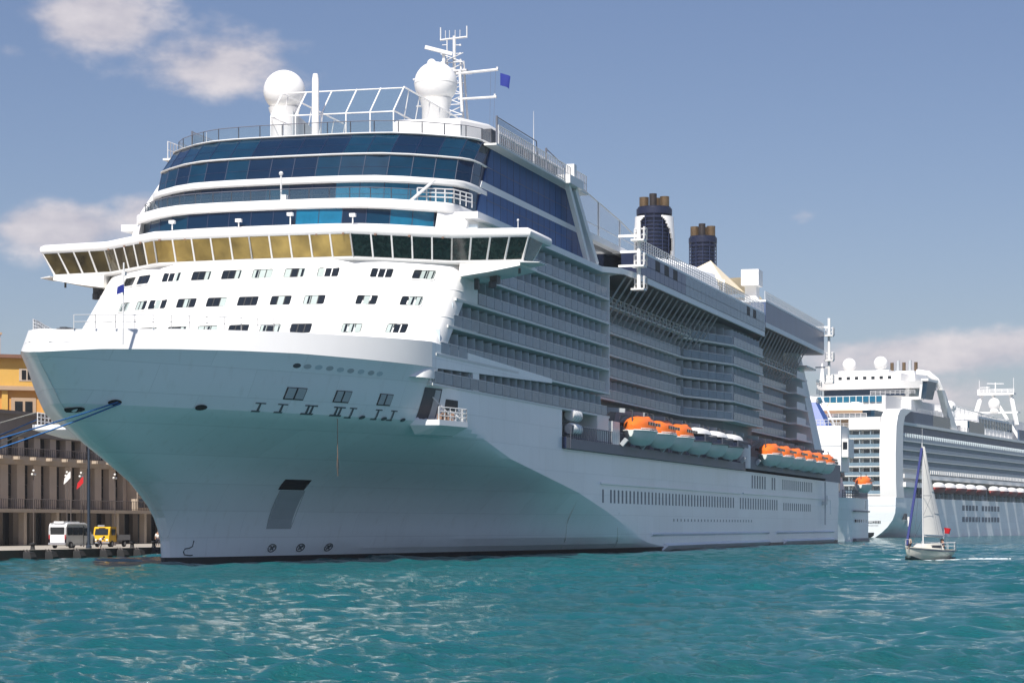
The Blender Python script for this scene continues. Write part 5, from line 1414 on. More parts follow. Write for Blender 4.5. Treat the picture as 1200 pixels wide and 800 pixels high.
# ------------------------------------------------------------------ second cruise ship astern
def build_second_ship():
    t = thing('cruise_ship', 'second white cruise ship moored behind, stern with stacked balconies towards the camera', 'cruise ship', (490.8, -3.7, 0), rad(-8.0))
    Wd = 36.0
    def part(name, mat, fn, parent=t, smooth=None):
        mb = MB(); fn(mb); return mb.build(name, mat, parent, smooth, name in SPLIT)
    # hull: transom curving under at the port quarter
    def hull(mb):
        zs = [-2, 0, .6, 1.5, 3, 5, 7, 9, 11.5]
        for s in (0, 1):
            rows = []
            for z in zs:
                inn = 6.5 * max(0, 1 - z / 9) ** 2.2
                y = inn if s == 0 else Wd - inn
                k = max(0, 1 - z / 9)
                r = [(0 + 1.5 * k, y + (3 if s == 0 else -3) * 0, z)]
                for X in (6, 14, 26, 45, 80, 160, 250): r.append((X, (inn * max(0, 1 - X / 45) if s == 0 else Wd - inn * max(0, 1 - X / 45)), z))
                r.append((290, Wd / 2, z)); rows.append(r)
            mb.grid(rows if s else [list(reversed(r)) for r in rows])
        mb.grid([[(1.5 * max(0, 1 - z / 9), 6.5 * max(0, 1 - z / 9) ** 2.2, z), (1.5 * max(0, 1 - z / 9), Wd - 6.5 * max(0, 1 - z / 9) ** 2.2, z)] for z in zs])
    part('hull', M['hull'], hull, smooth=35)
    part('boot_top', M['boot'], lambda mb: mb.box(26, 250, .02 + 3, Wd - 3, -1, .3))
    # stern fin: sweeping white corner pillar, both quarters
    for y0, y1 in ((-.15, 4.6), (Wd - 4.6, Wd + .15)):
        part('stern_fin', M['white'], lambda mb: mb.loft([[(x0, y0, z), (x1, y0, z), (x1, y1, z), (x0, y1, z)] for z, x0, x1 in ((11.4, .4, 9), (16, -.3, 8), (24, -.6, 7.5), (32, .2, 8), (35, 2.0, 10), (36.6, 4.5, 16), (37.2, 8, 22))]), smooth=35)
    part('stern_block', M['white'], lambda mb: (mb.box(1.2, 60, 4.6, Wd - 4.6, 10, 12.2), mb.box(3.5, 60, 4.6, Wd - 4.6, 12.2, 31.2), mb.box(.6, 30, 4.7, 14, 31.0, 34.6)))
    part('transom_window', M['winglass'], lambda mb: mb.box(.55, 1.7, 6.2, 8.2, 7.2, 8.8)); part('transom_window', M['winglass'], lambda mb: mb.box(.55, 1.7, 9.2, 11.2, 7.2, 8.8))
    # two lines of hull lettering, far too small to read: short dark strokes
    rnd = random.Random(3)
    def letters(mb):
        y = 4.6
        while y < 11.6:
            w = rnd.uniform(.28, .45)
            mb.box(.7, 1.6, y, y + .1, 4.1, 4.8); mb.box(.7, 1.6, y + w - .1, y + w, 4.1, 4.8); mb.box(.7, 1.6, y, y + w, 4.68 if rnd.random() < .5 else 4.1, 4.8 if rnd.random() < .5 else 4.22)
            y += w + .14
        y = 5.4
        while y < 10.6:
            mb.box(.9, 1.8, y, y + .08, 3.2, 3.55); mb.box(.9, 1.8, y, y + .25, 3.45, 3.55); y += .38
    part('name_lettering', M['dgrey'], letters)
    # stern balconies: decks, partitions, doors and glass
    for i in range(7):
        z = 12.5 + 2.68 * i
        part('stern_balcony', [M['slab'], M['railglass'], M['partition'], M['doorglass'], M['tealglass']], lambda mb: (
            mb.box(.9, 3.6, 4.6, Wd - 4.6, z - .28, z, 0), mb.box(1.0, 1.06, 4.7, Wd - 4.7, z + .05, z + 1.0, 1),
            [mb.box(1.1, 3.45, y, y + .12, z, z + 2.3, 2) for y in (4.75, 7.7, 10.9, 14, 17, 20, 23, 26, 29, 31.2)],
            [mb.box(3.42, 3.5, y + .4, y + 2.6, z + .05, z + 2.1, 3) for y in (4.75, 7.7, 10.9, 14, 17, 20, 23, 26, 28.5)]))
    # terraced open decks above the stern
    part('terrace', M['slab'], lambda mb: mb.box(1.5, 40, 11, Wd - 1, 31.3, 31.8))
    part('terrace_house', M['deck'], lambda mb: mb.box(9, 40, 12, Wd - 2, 31.8, 34.3))
    part('terrace', M['slab'], lambda mb: mb.box(5, 40, 10, Wd - 1, 34.3, 34.8))
    part('terrace_house', M['tealglass'], lambda mb: mb.box(14, 40, 10, Wd - 2, 34.8, 37.2))
    part('red_awning', M['redcloth'], lambda mb: mb.loft([[(6, 20.5, 35.4), (12, 20.5, 35.8), (12, 20.5, 35.9), (6, 20.5, 35.5)], [(6, 27, 35.4), (12, 27, 35.8), (12, 27, 35.9), (6, 27, 35.5)], [(6, 33, 34.9), (12, 33, 35.8), (12, 33, 35.9), (6, 33, 35.0)]]))
    part('bar_canopy', M['cream'], lambda mb: (mb.hexa([(13, 15, 37.2), (22, 15, 37.2), (22, 26, 37.2), (13, 26, 37.2), (14.5, 17, 39.6), (22, 17, 39.6), (22, 24, 39.6), (14.5, 24, 39.6)])))
    part('canopy_wing', M['white'], lambda mb: (mb.hexa([(12.8, 25, 37.2), (18, 25, 37.2), (18, 30, 37.2), (12.8, 30, 37.2), (14, 24, 39.7), (18, 24, 39.7), (18, 26, 39.7), (14, 26, 39.7)]), mb.hexa([(12.8, 11, 37.2), (18, 11, 37.2), (18, 16, 37.2), (12.8, 16, 37.2), (14, 15, 39.7), (18, 15, 39.7), (18, 17, 39.7), (14, 17, 39.7)])))
    part('deck_screen', M['brightteal'], lambda mb: [mb.box(22, 22.3, 10 + 2 * i, 11.7 + 2 * i, 40, 41.8) for i in range(10)])
    part('deck_house', M['white'], lambda mb: (mb.box(22.4, 60, 9, Wd - 2, 37.2, 42), mb.lathe((18, 31.5, 37.5), [(2.4, 0), (3.1, 1.0), (3.2, 3.2), (2.4, 4.2), (.5, 4.5)], 16)))
    part('stern_rail', M['steel'], lambda mb: (mb.rail([(1.7, 11, 31.8), (1.7, Wd - 1, 31.8)], 1.1, 1.6, r=.06), mb.rail([(5.2, 10, 34.8), (5.2, Wd - 1, 34.8)], 1.1, 1.6, r=.06), mb.rail([(24, 0.5, 42.2), (24, 14, 42.2)], 1.2, 1.4, r=.06)))
    part('brown_wall', M['deck'], lambda mb: mb.box(8, 8.2, 12, 26, 36.1, 37.0))
    # side of the ship
    part('side_block', M['white2'], lambda mb: (mb.box(8, 265, 1.6, Wd - 1.6, 11.4, 31.0), mb.box(41, 265, 1.6, Wd - 1.6, 31.0, 33.3), mb.box(9, 41, 1.6, 3.2, 31.0, 33.3), mb.box(41, 70, 6, Wd - 3, 33.3, 41.5)))
    part('glass_band', M['farglass'], lambda mb: mb.box(8.5, 262, 1.1, 1.6, 30.0, 32.5))
    part('glass_band', M['farglass'], lambda mb: mb.box(9.5, 47, .8, 1.4, 33.5, 36.9))
    part('glass_band', M['tealglass'], lambda mb: mb.box(47.1, 69, .8, 1.4, 33.5, 36.9))
    part('glass_band', M['tealglass'], lambda mb: mb.box(95, 117, .8, 1.4, 33.5, 37.2)); part('glass_band', M['farglass'], lambda mb: mb.box(172, 262, .8, 1.4, 33.5, 37.2))
    part('rail_band', M['slab'], lambda mb: (mb.box(8.5, 262, .3, 1.58, 32.6, 33.45), mb.box(8.5, 262, .3, 1.58, 29.3, 29.95)))
    for i, z in enumerate((20.1, 22.8, 25.5, 28.1)):
        part('balcony_row', [M['slab'], M['farrail'], M['partition'], M['farglass']], lambda mb: (
            mb.box(8.2, 262, -.1, 1.58, z - .28, z, 0), mb.box(8.2, 262, -.06, 0, z + .05, z + 1.0, 1), mb.box(8.2, 262, 1.45, 1.57, z, z + 2.3, 3),
            [mb.box(9 + 2.8 * k, 9.1 + 2.8 * k, .05, 1.44, z, z + 2.2, 2) for k in range(90)]))
    part('light_band', M['white'], lambda mb: (mb.box(8.2, 262, -.45, 1.58, 17.2, 18.4), mb.box(8, 30, -.9, 1.5, 14.6, 16.0)))
    part('window_row', M['white'], lambda mb: [mb.box(40 + 2.4 * k, 41.6 + 2.4 * k, -.3, -.12, 18.9, 20.0) for k in range(90)])
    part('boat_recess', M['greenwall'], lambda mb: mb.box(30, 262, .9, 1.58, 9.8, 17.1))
    part('promenade', M['grey'], lambda mb: (mb.box(14, 262, .03, 1.5, 11.3, 11.6), mb.rail([(30, .15, 11.6), (262, .15, 11.6)], 1.2, 4, r=.06), [mb.bar((34 + 6 * k, .3, 9.6), (34 + 6 * k, .3, 16), .5, .4) for k in range(36)]))
    part('gangway_port', M['dgrey'], lambda mb: (mb.box(10, 13, .02, 1.2, 5.2, 6.9),)); part('gangway_light', M['white'], lambda mb: mb.box(14.4, 15.6, -.25, .6, 3.2, 6.0))
    for i in range(12):
        part('hull_window', M['portglass'], lambda mb: (mb.box(82 + 4.6 * i, 85.2 + 4.6 * i, -.06, .1, 8.2, 9.9), mb.box(82 + 4.6 * i, 85.2 + 4.6 * i, -.06, .1, 4.6, 6.2)) if i not in (5,) else mb.box(82 + 4.6 * i, 84 + 4.6 * i, -.06, .1, 4.6, 6.2))
    # big aft lounge spanning the ship, with its glass front and domes
    l = part('lounge', M['white'], lambda mb: (mb.hexa([(52, 3.5, 45.2), (70, 3.5, 45.2), (70, 36, 45.2), (52, 36, 45.2), (51, 3, 47.4), (70, 3, 47.4), (70, 36.5, 47.4), (51, 36.5, 47.4)]), mb.box(54, 70, 8, 33, 41.5, 45.2), mb.box(53, 54.5, 3.6, 10, 41.6, 42.6)))
    part('lounge_glass', M['blueglass'], lambda mb: mb.box(53.2, 53.9, 9, 34.5, 43.1, 45.1), l)
    part('lounge_glass', M['tealglass'], lambda mb: mb.hexa([(53, 2.6, 42), (62, 2.6, 42), (62, 4, 42), (53, 4, 42), (52, 1.6, 47.2), (63, 1.6, 47.2), (63, 3.4, 47.2), (52, 3.4, 47.2)]), l)
    part('end_frame', M['white'], lambda mb: (mb.bar((52.5, 9.5, 42), (52.5, 4.4, 42), .6, .6), mb.bar((52.5, 4.2, 41.8), (51.8, 3.4, 47.2), .7, .7), mb.box(51.6, 64, 1.4, 3.6, 47.2, 47.9)), l)
    part('dome_base', M['white'], lambda mb: mb.box(56, 70, 11, 34.5, 47.4, 50.2), l)
    part('dome_base', M['white'], lambda mb: mb.box(57, 69, 15, 31, 50.2, 51.2), l)
    part('round_window', M['winglass'], lambda mb: [mb.box(55.9, 56.05, 14 + 2.6 * k, 15.1 + 2.6 * k, 48.4, 49.3) for k in range(7)], l)
    for y, z in ((28.4, 53.2), (18.4, 53.5)):
        d = part('radar_dome', M['white'], lambda mb: mb.ball((60, y, z), 2.15, 24), t, 60)
        part('dome_pedestal', M['white'], lambda mb: mb.lathe((60, y, z - 5.4), [(1.3, 0), (1.1, .3), (1.0, 2.6), (1.35, 3.0), (1.3, 3.6)], 16), d, 40)
    part('white_mast', M['white'], lambda mb: mb.lathe((58, 36.5, 47.4), [(1.0, 0), (.2, 6.5)], 6))
    f = part('funnel', M['white'], lambda mb: (mb.loft([[(66, 9, 47), (84, 9, 47), (84, 20, 47), (66, 20, 47)], [(68, 10, 51.5), (82, 10, 51.5), (82, 19, 51.5), (68, 19, 51.5)]]), mb.path([(66, 8.6, 51.0), (66, 5, 50.4), (67, 2.6, 48.4), (69, 1.6, 45), (73, 1.2, 40)], .8, 8)), t, 40)
    for k in range(5): part('exhaust_pipe', M['grey'] if k % 2 else M['pipe'], lambda mb: mb.lathe((72, 10.4 + 1.9 * k, 51), [(.55, 0), (.55, 3.4 + (k % 2) * .6), (.4, 3.4 + (k % 2) * .6)], 10), f, 40)
    part('slanted_brace', M['white'], lambda mb: mb.loft([[(66, .8, 45.2), (70, .8, 45.2), (70, 2.4, 45.2), (66, 2.4, 45.2)], [(80, .9, 33.5), (88, .9, 33.5), (88, 2.6, 33.5), (80, 2.6, 33.5)]]))
    for ch in children_of(t):
        if ch.name.split('.')[0] in ('lounge', 'radar_dome', 'white_mast', 'funnel', 'slanted_brace'): ch.location.x = -8
    # midship gear: dome on a drum, arched screen, mast house
    def low_part(name, mat, fn, parent=t, smooth=None):
        o = part(name, mat, fn, parent, smooth)
        return o
    d = part('radar_dome', M['white'], lambda mb: mb.ball((84, 5, 41.2), 2.5, 24, sz=.85), t, 60)
    part('dome_pedestal', M['white2'], lambda mb: mb.lathe((84, 5, 33.3), [(2.2, 0), (2.0, 6.6)], 16), d, 40)
    part('screen_frame', M['white'], lambda mb: [mb.path([(x, 3, 33.3), (x, 3, 41.6 - .02 * (x - 84)), (x, 16, 42.2 - .02 * (x - 84))], .12, 5) for x in range(86, 165, 6)] + [mb.tube((82, 3, 41.6), (165, 3, 40.0), .2), mb.tube((82, 3, 38), (165, 3, 37.6), .1)])
    part('mast_house', M['white'], lambda mb: (mb.box(118, 171, 3, 33, 33.3, 39.8), mb.box(172, 200, 5, 30, 33.3, 41)))
    part('house_window', M['tealglass'], lambda mb: [mb.box(119 + 4.3 * k, 122 + 4.3 * k, 2.85, 3.0, 36.2, 39.0) for k in range(12)])
    part('mast_frame', M['white'], lambda mb: (mb.bar((176, 2.5, 39), (180, 5.5, 50.2), 1.1, 1.1), mb.bar((176, 18.5, 39), (180, 16, 50.2), 1.1, 1.1), mb.bar((176, 1.5, 34), (180, 12, 50), .8, .8), mb.box(178, 182, 2.5, 18, 43.4, 44.0), mb.box(178, 182, 4, 17, 50.0, 50.8), mb.rail([(178.2, 4, 50.8), (178.2, 17, 50.8)], 1.2, 2, r=.1)))
    d = part('radar_dome', M['white'], lambda mb: mb.ball((178, 11, 46.8), 2.1, 24), t, 60)
    part('dome_pedestal', M['white'], lambda mb: mb.lathe((178, 11, 44.0), [(1.5, 0), (1.3, 1.2)], 14), d)
    part('radar_mast', M['white'], lambda mb: (mb.tube((180, 11, 50), (180, 11, 54.5), .22), mb.tube((180, 8, 54), (180, 14, 54.2), .14), mb.tube((180, 14, 50), (180, 14, 53.2), .16), mb.tube((180, 13, 52.8), (180, 16.5, 52.8), .14), mb.tube((180, 4.5, 50), (180, 4.5, 56), .09), mb.tube((180, 16.8, 50), (180, 16.8, 55.5), .09)))
    part('side_rail', M['steel'], lambda mb: (mb.rail([(69, 1, 33.5), (95, 1, 33.5)], 1.3, 2, r=.07), mb.rail([(118, 3.1, 39.8), (171, 3.1, 39.8)], 1.2, 2.5, r=.07), mb.rail([(9.5, 1, 36.9), (69, 1, 36.9)], 1.2, 2.5, r=.06)))
    part('deck_clutter', M['ledge'], lambda mb: [mb.box(71 + 4 * k, 73 + 4 * k, 3, 5, 33.3, 34.6 + .5 * (k % 3)) for k in range(6)])
    return t
second = build_second_ship()
M['fadedred'] = pm('faded_red_boat', (.34, .06, .05), .5, var=.1)
def second_boats():
    labs = ['just right of the sailboat sail'] + [w + ' to the right of the sail' for w in ('second', 'third', 'fourth', 'fifth')] + [w + ' after the grey gap' for w in ('first', 'second', 'third', 'fourth', 'fifth', 'sixth')] + ['cut by the right picture edge']
    pr = None
    Rm = Matrix.Rotation(rad(-8.0), 4, 'Z')
    for i, x in enumerate((46, 60, 74, 88, 102, 122, 136, 150, 164, 178, 192, 206)):
        lab = 'red and white lifeboat on the far ship, ' + labs[i]
        if pr is None:
            t = thing('lifeboat', lab, 'lifeboat', group='lifeboats on the far cruise ship')
            mb = MB(); rg = boat_rings(11, 3.8, 0, 1.8, 0); mb.loft(rg); mb.build('hull', M['fadedred'], t, smooth=50)
            mb = MB(); mb.loft([[(r[0][0] * .95, r[0][1] * .9 * math.cos(a), 1.82 + 1.5 * max(.15, 1 - abs(r[0][0] / 5.5) ** 3) ** .5 * math.sin(a)) for a in [math.pi * k / 8 for k in range(9)]] for r in rg]); mb.build('canopy', M['white'], t, smooth=50)
            pr = t; o = t
        else: o = copy_tree(pr); o['label'] = lab
        o.location = Vector((490.8, -3.7, 0)) + Rm @ Vector((x, -1.2, 13.2)); o.rotation_euler = (0, 0, rad(-8.0))
second_boats()

# ------------------------------------------------------------------ smaller vessel lying between the two liners
def build_ferry():
    t = thing('passenger_ship', 'small grey white passenger ship with a blue funnel lying between the two liners', 'passenger ship', (300, -16.5, 0))
    def part(name, mat, fn, parent=t, smooth=None):
        mb = MB(); fn(mb); return mb.build(name, mat, parent, smooth, name in SPLIT)
    def hull(mb):
        zs = [-2, 0, 1, 3, 6, 9.2]
        rows = []
        for z in zs:
            k = 1 - z / 9.2
            r = [(-8 + 6 * k, 8, z), (-2 + 6 * k, 3.4 + k, z), (6, .6 + 2 * max(k, 0) * .6, z), (14, .3 * k, z), (25, 0, z), (32, 0, z), (33.5 - .8 * k, 1.2, z), (33.8 - .8 * k, 4, z), (33.8 - .8 * k, 15, z)]
            rows.append(r)
        mb.grid(rows)
    part('hull', M['hull'], hull, smooth=40)
    part('rubbing_strake', M['ledge'], lambda mb: (mb.box(10, 33.4, -.22, .3, 6.3, 6.6), mb.box(12, 33.4, -.12, .5, .1, .7)))
    for k in range(7): part('porthole', M['winglass'], lambda mb: mb.box(12.7 + 2.7 * k, 13.3 + 2.7 * k, -.03, .3, 4.1, 4.7))
    part('shell_door', M['grey'], lambda mb: mb.box(26.5, 28.3, -.04, .3, 6.9, 8.8))
    part('deck', M['grey'], lambda mb: mb.prism([(-7, 8), (-1, 3.5), (6, .7), (32, .1), (33.5, 4), (33.5, 15), (-7, 15)], 8.9, 9.15))
    part('bulwark_rail', M['railgrey'], lambda mb: (mb.rail([(2, 1.4, 9.2), (10, .5, 9.2), (32, .2, 9.2), (33.4, 3, 9.2)], 1.6, 1.2, rails=(1, .6, .3), r=.07)))
    part('superstructure', M['white2'], lambda mb: mb.loft([[(-6, 3.5, 9.2), (20, 3.0, 9.2), (20, 15, 9.2), (-6, 15, 9.2)], [(-8, 3.8, 15.5), (14, 3.4, 14.0), (14, 15, 14.0), (-8, 15, 15.5)], [(-8, 4.2, 18), (4, 4, 17.0), (4, 15, 17.0), (-8, 15, 18)]]))
    part('side_glazing', M['greenwall'], lambda mb: (mb.hexa([(8.1, 2.6, 14.2), (14, 2.6, 13.6), (14, 3.6, 13.6), (8.1, 3.6, 14.2), (8.1, 2.6, 18.4), (11, 2.6, 17.6), (11, 3.6, 17.6), (8.1, 3.6, 18.4)]), ))
    part('window', M['winglass'], lambda mb: (mb.box(-6.1, -5, 5, 7, 12, 13.5), mb.box(6, 8, 2.8, 3.1, 10.4, 12.2)))
    h = part('deck_house', M['white'], lambda mb: (mb.box(-4, 8, .9, 16, 14.5, 23.8), mb.box(-2.5, 6, -.4, .9, 17.4, 21.2)))
    part('house_seam', M['grey'], lambda mb: mb.box(-4.03, -4, .9, 16, 19.6, 19.75), h)
    part('house_window', M['winglass'], lambda mb: mb.box(-2.56, -2.5, -.2, .7, 19.0, 20.5), h)
    part('blue_funnel', M['bluepaint'], lambda mb: mb.hexa([(-3, 4.0, 23.9), (6, 4.0, 23.9), (6, 14, 23.9), (-3, 14, 23.9), (-1, 6.6, 28.8), (5, 6.6, 28.8), (5, 14, 28.8), (-1, 14, 28.8)]))
    part('house_rail', M['steel'], lambda mb: mb.rail([(-4, 1.0, 23.8), (-4, 15, 23.8)], 1.2, .8, rails=(1, .5), r=.06))
    part('ensign_staff', M['white'], lambda mb: mb.bar((-3.8, 2.2, 23.8), (-2.4, 5.2, 30), .25, .25))
    b = make_lifeboat('orange lifeboat hanging on the small passenger ship near the far stern', group='lifeboat on the small passenger ship')
    b.location = (316, -17.6, 10.3)
M['bluepaint'] = pm('funnel_blue', (.006, .06, .30), .4, var=.04)
build_ferry()

def build_tug():
    t = thing('tugboat', 'small dark workboat with a pale cabin under the far liner stern', 'tugboat', (470, 4.0, 0), rad(65))
    mb = MB(); mb.loft(boat_rings(9.5, 3.6, -.4, 1.5, 0), 0); mb.build('hull', M['boot'], t, smooth=40)
    mb = MB(); mb.loft([[(-1.9, -1.1, 1.4), (1.6, -1.1, 1.4), (1.6, 1.1, 1.4), (-1.9, 1.1, 1.4)], [(-1.9, -1.1, 3.6), (1.2, -1.1, 3.6), (1.2, 1.1, 3.6), (-1.9, 1.1, 3.6)]]); c = mb.build('cabin', M['grey'], t)
    mb = MB(); mb.box(-2.1, 1.5, -1.3, 1.3, 3.6, 3.8); mb.build('roof', M['dgrey'], c)
    for y in (-.8, .2): mb = MB(); mb.box(-1.95, -1.9, y, y + .6, 2.4, 3.2); mb.build('window', M['winglass'], c)
    for x in (-1.2, .2): mb = MB(); mb.box(x, x + .8, -1.16, -1.1, 2.4, 3.2); mb.build('window', M['winglass'], c)
    mb = MB(); mb.path([(2.2, 0, 1.4), (2.2, 0, 4.6), (3.0, .6, 5.2), (4.6, 1.2, 2.6)], .17, 6); mb.build('crane_arm', M['dgrey'], t)
    for x in (-3, -1, 1, 3):
        mb = MB(); mb.loft([[(x + r * math.cos(a), -1.75 + d, .8 + r * math.sin(a)) for a in [2 * math.pi * k / 12 for k in range(12)]] for r, d in ((.25, -.15), (.5, -.12), (.5, .12), (.25, .15))]); mb.build('tyre_fender', M['boot'], t, smooth=40)
build_tug()

# ------------------------------------------------------------------ sailing yacht
def build_yacht():
    t = thing('sailboat', 'white sailing yacht with its main sail up in front of the far liner', 'sailboat', (43.5, -59.6, 0), rad(-18))
    # local +x = stern (towards the right of the picture and away), bow at -x
    L = 9.6
    st = [(-4.9, .03, 1.42, 1.0), (-4.4, .32, 1.36, .3), (-3.2, .85, 1.24, -.15), (-1.6, 1.3, 1.12, -.35), (0, 1.52, 1.04, -.42), (1.8, 1.5, 1.0, -.36), (3.4, 1.28, 1.0, -.15), (4.5, 1.02, 1.02, .1), (4.72, .95, 1.02, .3)]
    rings = [[(x, w * c, zk + (zt - zk) * (abs(c) ** 2.4)) for c in (-1, -.95, -.82, -.6, -.3, 0, .3, .6, .82, .95, 1)] for x, w, zt, zk in st]
    mb = MB(); mb.loft(rings); h = mb.build('hull', C_['hullcream'], t, smooth=50)
    mb = MB()
    for s in (0, -1): mb.path([(r[s][0], r[s][1] * 1.012, r[s][2] - .14) for r in rings], .035, 4)
    mb.build('sheer_stripe', M['navy'], h)
    mb = MB(); mb.loft([[(x, w * c * 1.006, zk + (zt - zk) * (abs(c) ** 2.4) * .22 - .015) for c in (-1, -.95, -.82, -.6, -.3, 0, .3, .6, .82, .95, 1)] for x, w, zt, zk in st[1:-1]]); mb.build('antifouling', M['mark'], h)
    mb = MB(); mb.loft([[(-2.8, -.35, 1.2), (-2.8, .35, 1.2), (-2.6, .3, 1.3), (-2.6, -.3, 1.3)], [(-1.2, -.9, 1.1), (-1.2, .9, 1.1), (-1.2, .7, 1.62), (-1.2, -.7, 1.62)], [(1.3, -1.0, 1.02), (1.3, 1.0, 1.02), (1.3, .8, 1.66), (1.3, -.8, 1.66)], [(1.7, -1.0, 1.02), (1.7, 1.0, 1.02), (1.6, .8, 1.5), (1.6, -.8, 1.5)]]); c = mb.build('cabin', C_['hullcream'], t, smooth=30)
    mb = MB()
    for s in (-1, 1): mb.hexa([(-.9, s * .86, 1.25), (1.2, s * .98, 1.2), (1.2, s * .92, 1.2), (-.9, s * .80, 1.25), (-.9, s * .80, 1.48), (1.2, s * .9, 1.46), (1.2, s * .86, 1.46), (-.9, s * .76, 1.48)])
    mb.build('cabin_window', M['winglass'], c)
    mb = MB(); mb.box(1.8, 4.4, -.75, .75, .5, 1.04); mb.build('cockpit', M['deck'], t)
    mb = MB(); mb.tube((-1.0, 0, 1.3), (-1.25, 0, 11.2), .075, 8, r2=.05); mb.tube((-1.22, 0, 11.2), (-1.22, 0, 12.6), .015, 4); m = mb.build('mast', M['steel'], t)
    # heel-free mast with boom and main sail set to the stern
    mb = MB(); mb.tube((-.95, 0, 2.35), (2.7, -.35, 2.25), .06, 8); mb.build('boom', M['steel'], t)
    mb = MB(); rows = []
    for j in range(13):
        v = j / 12; z0 = 2.5 + (10.9 - 2.5) * v; x0 = -.95 - .27 * v
        w = 3.55 * (1 - v) ** .86 + .12
        rows.append([(x0 + .08 + w * u, -.38 * u * (1 - v) - .35 * math.sin(math.pi * u) * (1 - .4 * v), z0 - .12 * u) for u in [k / 8 for k in range(9)]])
    mb.grid(rows); mb.grid([[(p[0], p[1] + .02, p[2]) for p in r] for r in rows]); s_ = mb.build('main_sail', C_['sail'], t, smooth=60)
    mb = MB()
    for j in (3, 6, 9): mb.path([Vector(p) + Vector((0, -.02, 0)) for p in rows[j][4:]], .018, 4)
    mb.build('batten', M['grey'], s_)
    mb = MB(); mb.tube((-4.75, 0, 1.5), (-1.3, 0, 10.7), .13, 7); mb.build('furled_jib', C_['jib'], t, smooth=50)
    mb = MB()
    for a, b in (((-1.2, 0, 10.6), (0, 1.45, 1.05)), ((-1.2, 0, 10.6), (0, -1.45, 1.05)), ((-1.2, 0, 11.1), (4.6, 0, 1.1)), ((-1.1, -.9, 6.2), (-.9, 1.4, 1.08))): mb.tube(a, b, .014, 4)
    mb.tube((-1.1, -.9, 6.2), (-1.1, .9, 6.2), .03, 5)
    mb.build('rigging', M['railgrey'], t)
    mb = MB()
    mb.rail([(-4.6, .2, 1.36), (-4.85, 0, 1.4), (-4.6, -.2, 1.36)], .65, .4, rails=(1,), r=.022); mb.rail([(3.6, -1.2, 1.0), (4.6, -.9, 1.02), (4.6, .9, 1.02), (3.6, 1.2, 1.0)], .7, .8, rails=(1, .5), r=.022)
    for s in (-1, 1): mb.rail([(-3.2, s * .82, 1.25), (0, s * 1.48, 1.06), (3.6, s * 1.2, 1.0)], .6, 1.6, rails=(1,), r=.016)
    mb.build('guard_rail', M['steel'], t)
    mb = MB(); mb.tube((4.55, .4, 1.0), (4.9, .4, 3.0), .02, 5); mb.build('ensign_staff', M['steel'], t)
    a = rad(-18); Rm = Matrix.Rotation(a, 4, 'Z'); base = Vector((43.5, -59.6, 0))
    flag('flag', 'small red ensign flying at the stern of the sailing yacht', base + Rm @ Vector((4.85, .4, 3.15)), .95, .55, M['redcloth'], .12, rad(-35))
    P = lambda v: base + Rm @ Vector(v)
    person('person sitting on the bow of the sailing yacht', P((-4.25, 0, 1.42)), a + rad(190), sit(), (C_['khaki'], C_['trouser']))
    person('person in dark clothes sitting in the yacht cockpit beside the boom end', P((2.3, -.55, 1.05)), a + rad(150), sit(), (C_['trouser'], C_['trouser']))
    person('person in a pale top at the helm of the yacht, furthest aft', P((3.7, .2, 1.05)), a + rad(180), sit(), (C_['shirt'], C_['trouser']))
C_['hullcream'] = pm('yacht_gelcoat', (.72, .68, .58), .3, var=.03, coat=.3)
C_['sail'] = pm('sail_cloth', (.72, .70, .66), .8, var=.04, vs=1.5)
C_['jib'] = pm('furled_blue_sail', (.03, .04, .17), .8, var=.1)
C_['khaki'] = pm('khaki_shirt', (.33, .26, .2), .8)
build_yacht()

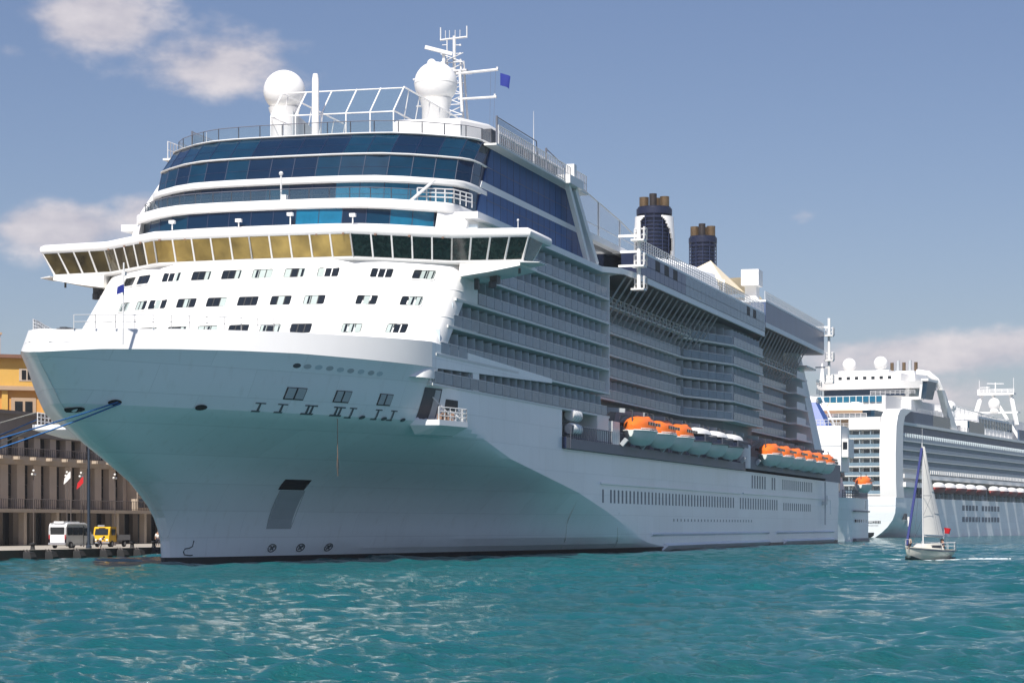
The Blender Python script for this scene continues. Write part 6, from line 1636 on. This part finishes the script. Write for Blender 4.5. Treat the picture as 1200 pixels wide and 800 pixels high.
def build_foam():
    m = pm('foam', (.55, .60, .61), .7, var=.08, vs=2, bump=.08, bs=3)
    rnd = random.Random(9); mb = MB()
    a = rad(-18); Rm = Matrix.Rotation(a, 4, 'Z'); base = Vector((43.5, -59.6, 0))
    def blob(p, r, h):
        n = 8; ring = [(p[0] + r * rnd.uniform(.6, 1.3) * math.cos(q), p[1] + r * .6 * rnd.uniform(.6, 1.3) * math.sin(q), p[2]) for q in [2 * math.pi * k / n for k in range(n)]]
        top = [(p[0] + (x - p[0]) * .5, p[1] + (y - p[1]) * .5, p[2] + h * rnd.uniform(.7, 1.2)) for x, y, z in ring]
        mb.loft([ring, top])
    for k in range(70):   # bow wave on the left
        u = rnd.random() ** 1.3; p = base + Vector((-5.0 - 1.2 * u, 2.0 + 4.2 * u, .06)) + Vector((rnd.gauss(0, .22), rnd.gauss(0, .22), 0)); blob(p, rnd.uniform(.15, .5) * (1 - .5 * u), rnd.uniform(.05, .16) * (1 - .6 * u))
    for k in range(50):
        u = rnd.random(); p = base + Rm @ Vector((-4.4 + 9 * u, -1.5 + rnd.gauss(0, .15) - .3 * u, .05)); blob(p, rnd.uniform(.12, .3), .06)
    for k in range(70):   # wake on the right
        u = rnd.random(); p = base + Vector((5.6 + 1.0 * u, -3.6 - 3.3 * u, .07)) + Vector((rnd.gauss(0, .3), rnd.gauss(0, .2), 0)); blob(p, rnd.uniform(.15, .5), rnd.uniform(.03, .11))
    o = mb.build('foam', m, None, smooth=60); tag(o, 'white foam of the bow wave and wake around the sailing yacht', 'foam', kind='stuff')
build_foam()

def build_haze():
    m = bpy.data.materials.new('haze_air'); m.use_nodes = True
    nt = m.node_tree; nt.nodes.remove(nt.nodes['Principled BSDF'])
    v = nt.nodes.new('ShaderNodeVolumePrincipled'); v.inputs['Color'].default_value = (.80, .86, .95, 1); v.inputs['Density'].default_value = .00008
    nt.links.new(v.outputs[0], nt.nodes['Material Output'].inputs['Volume'])
    mb = MB(); mb.box(-13000, 13000, -13000, 13000, -5, 75)
    tag(mb.build('haze', m), 'thin pale air over the harbour', 'haze', kind='stuff')
build_haze()
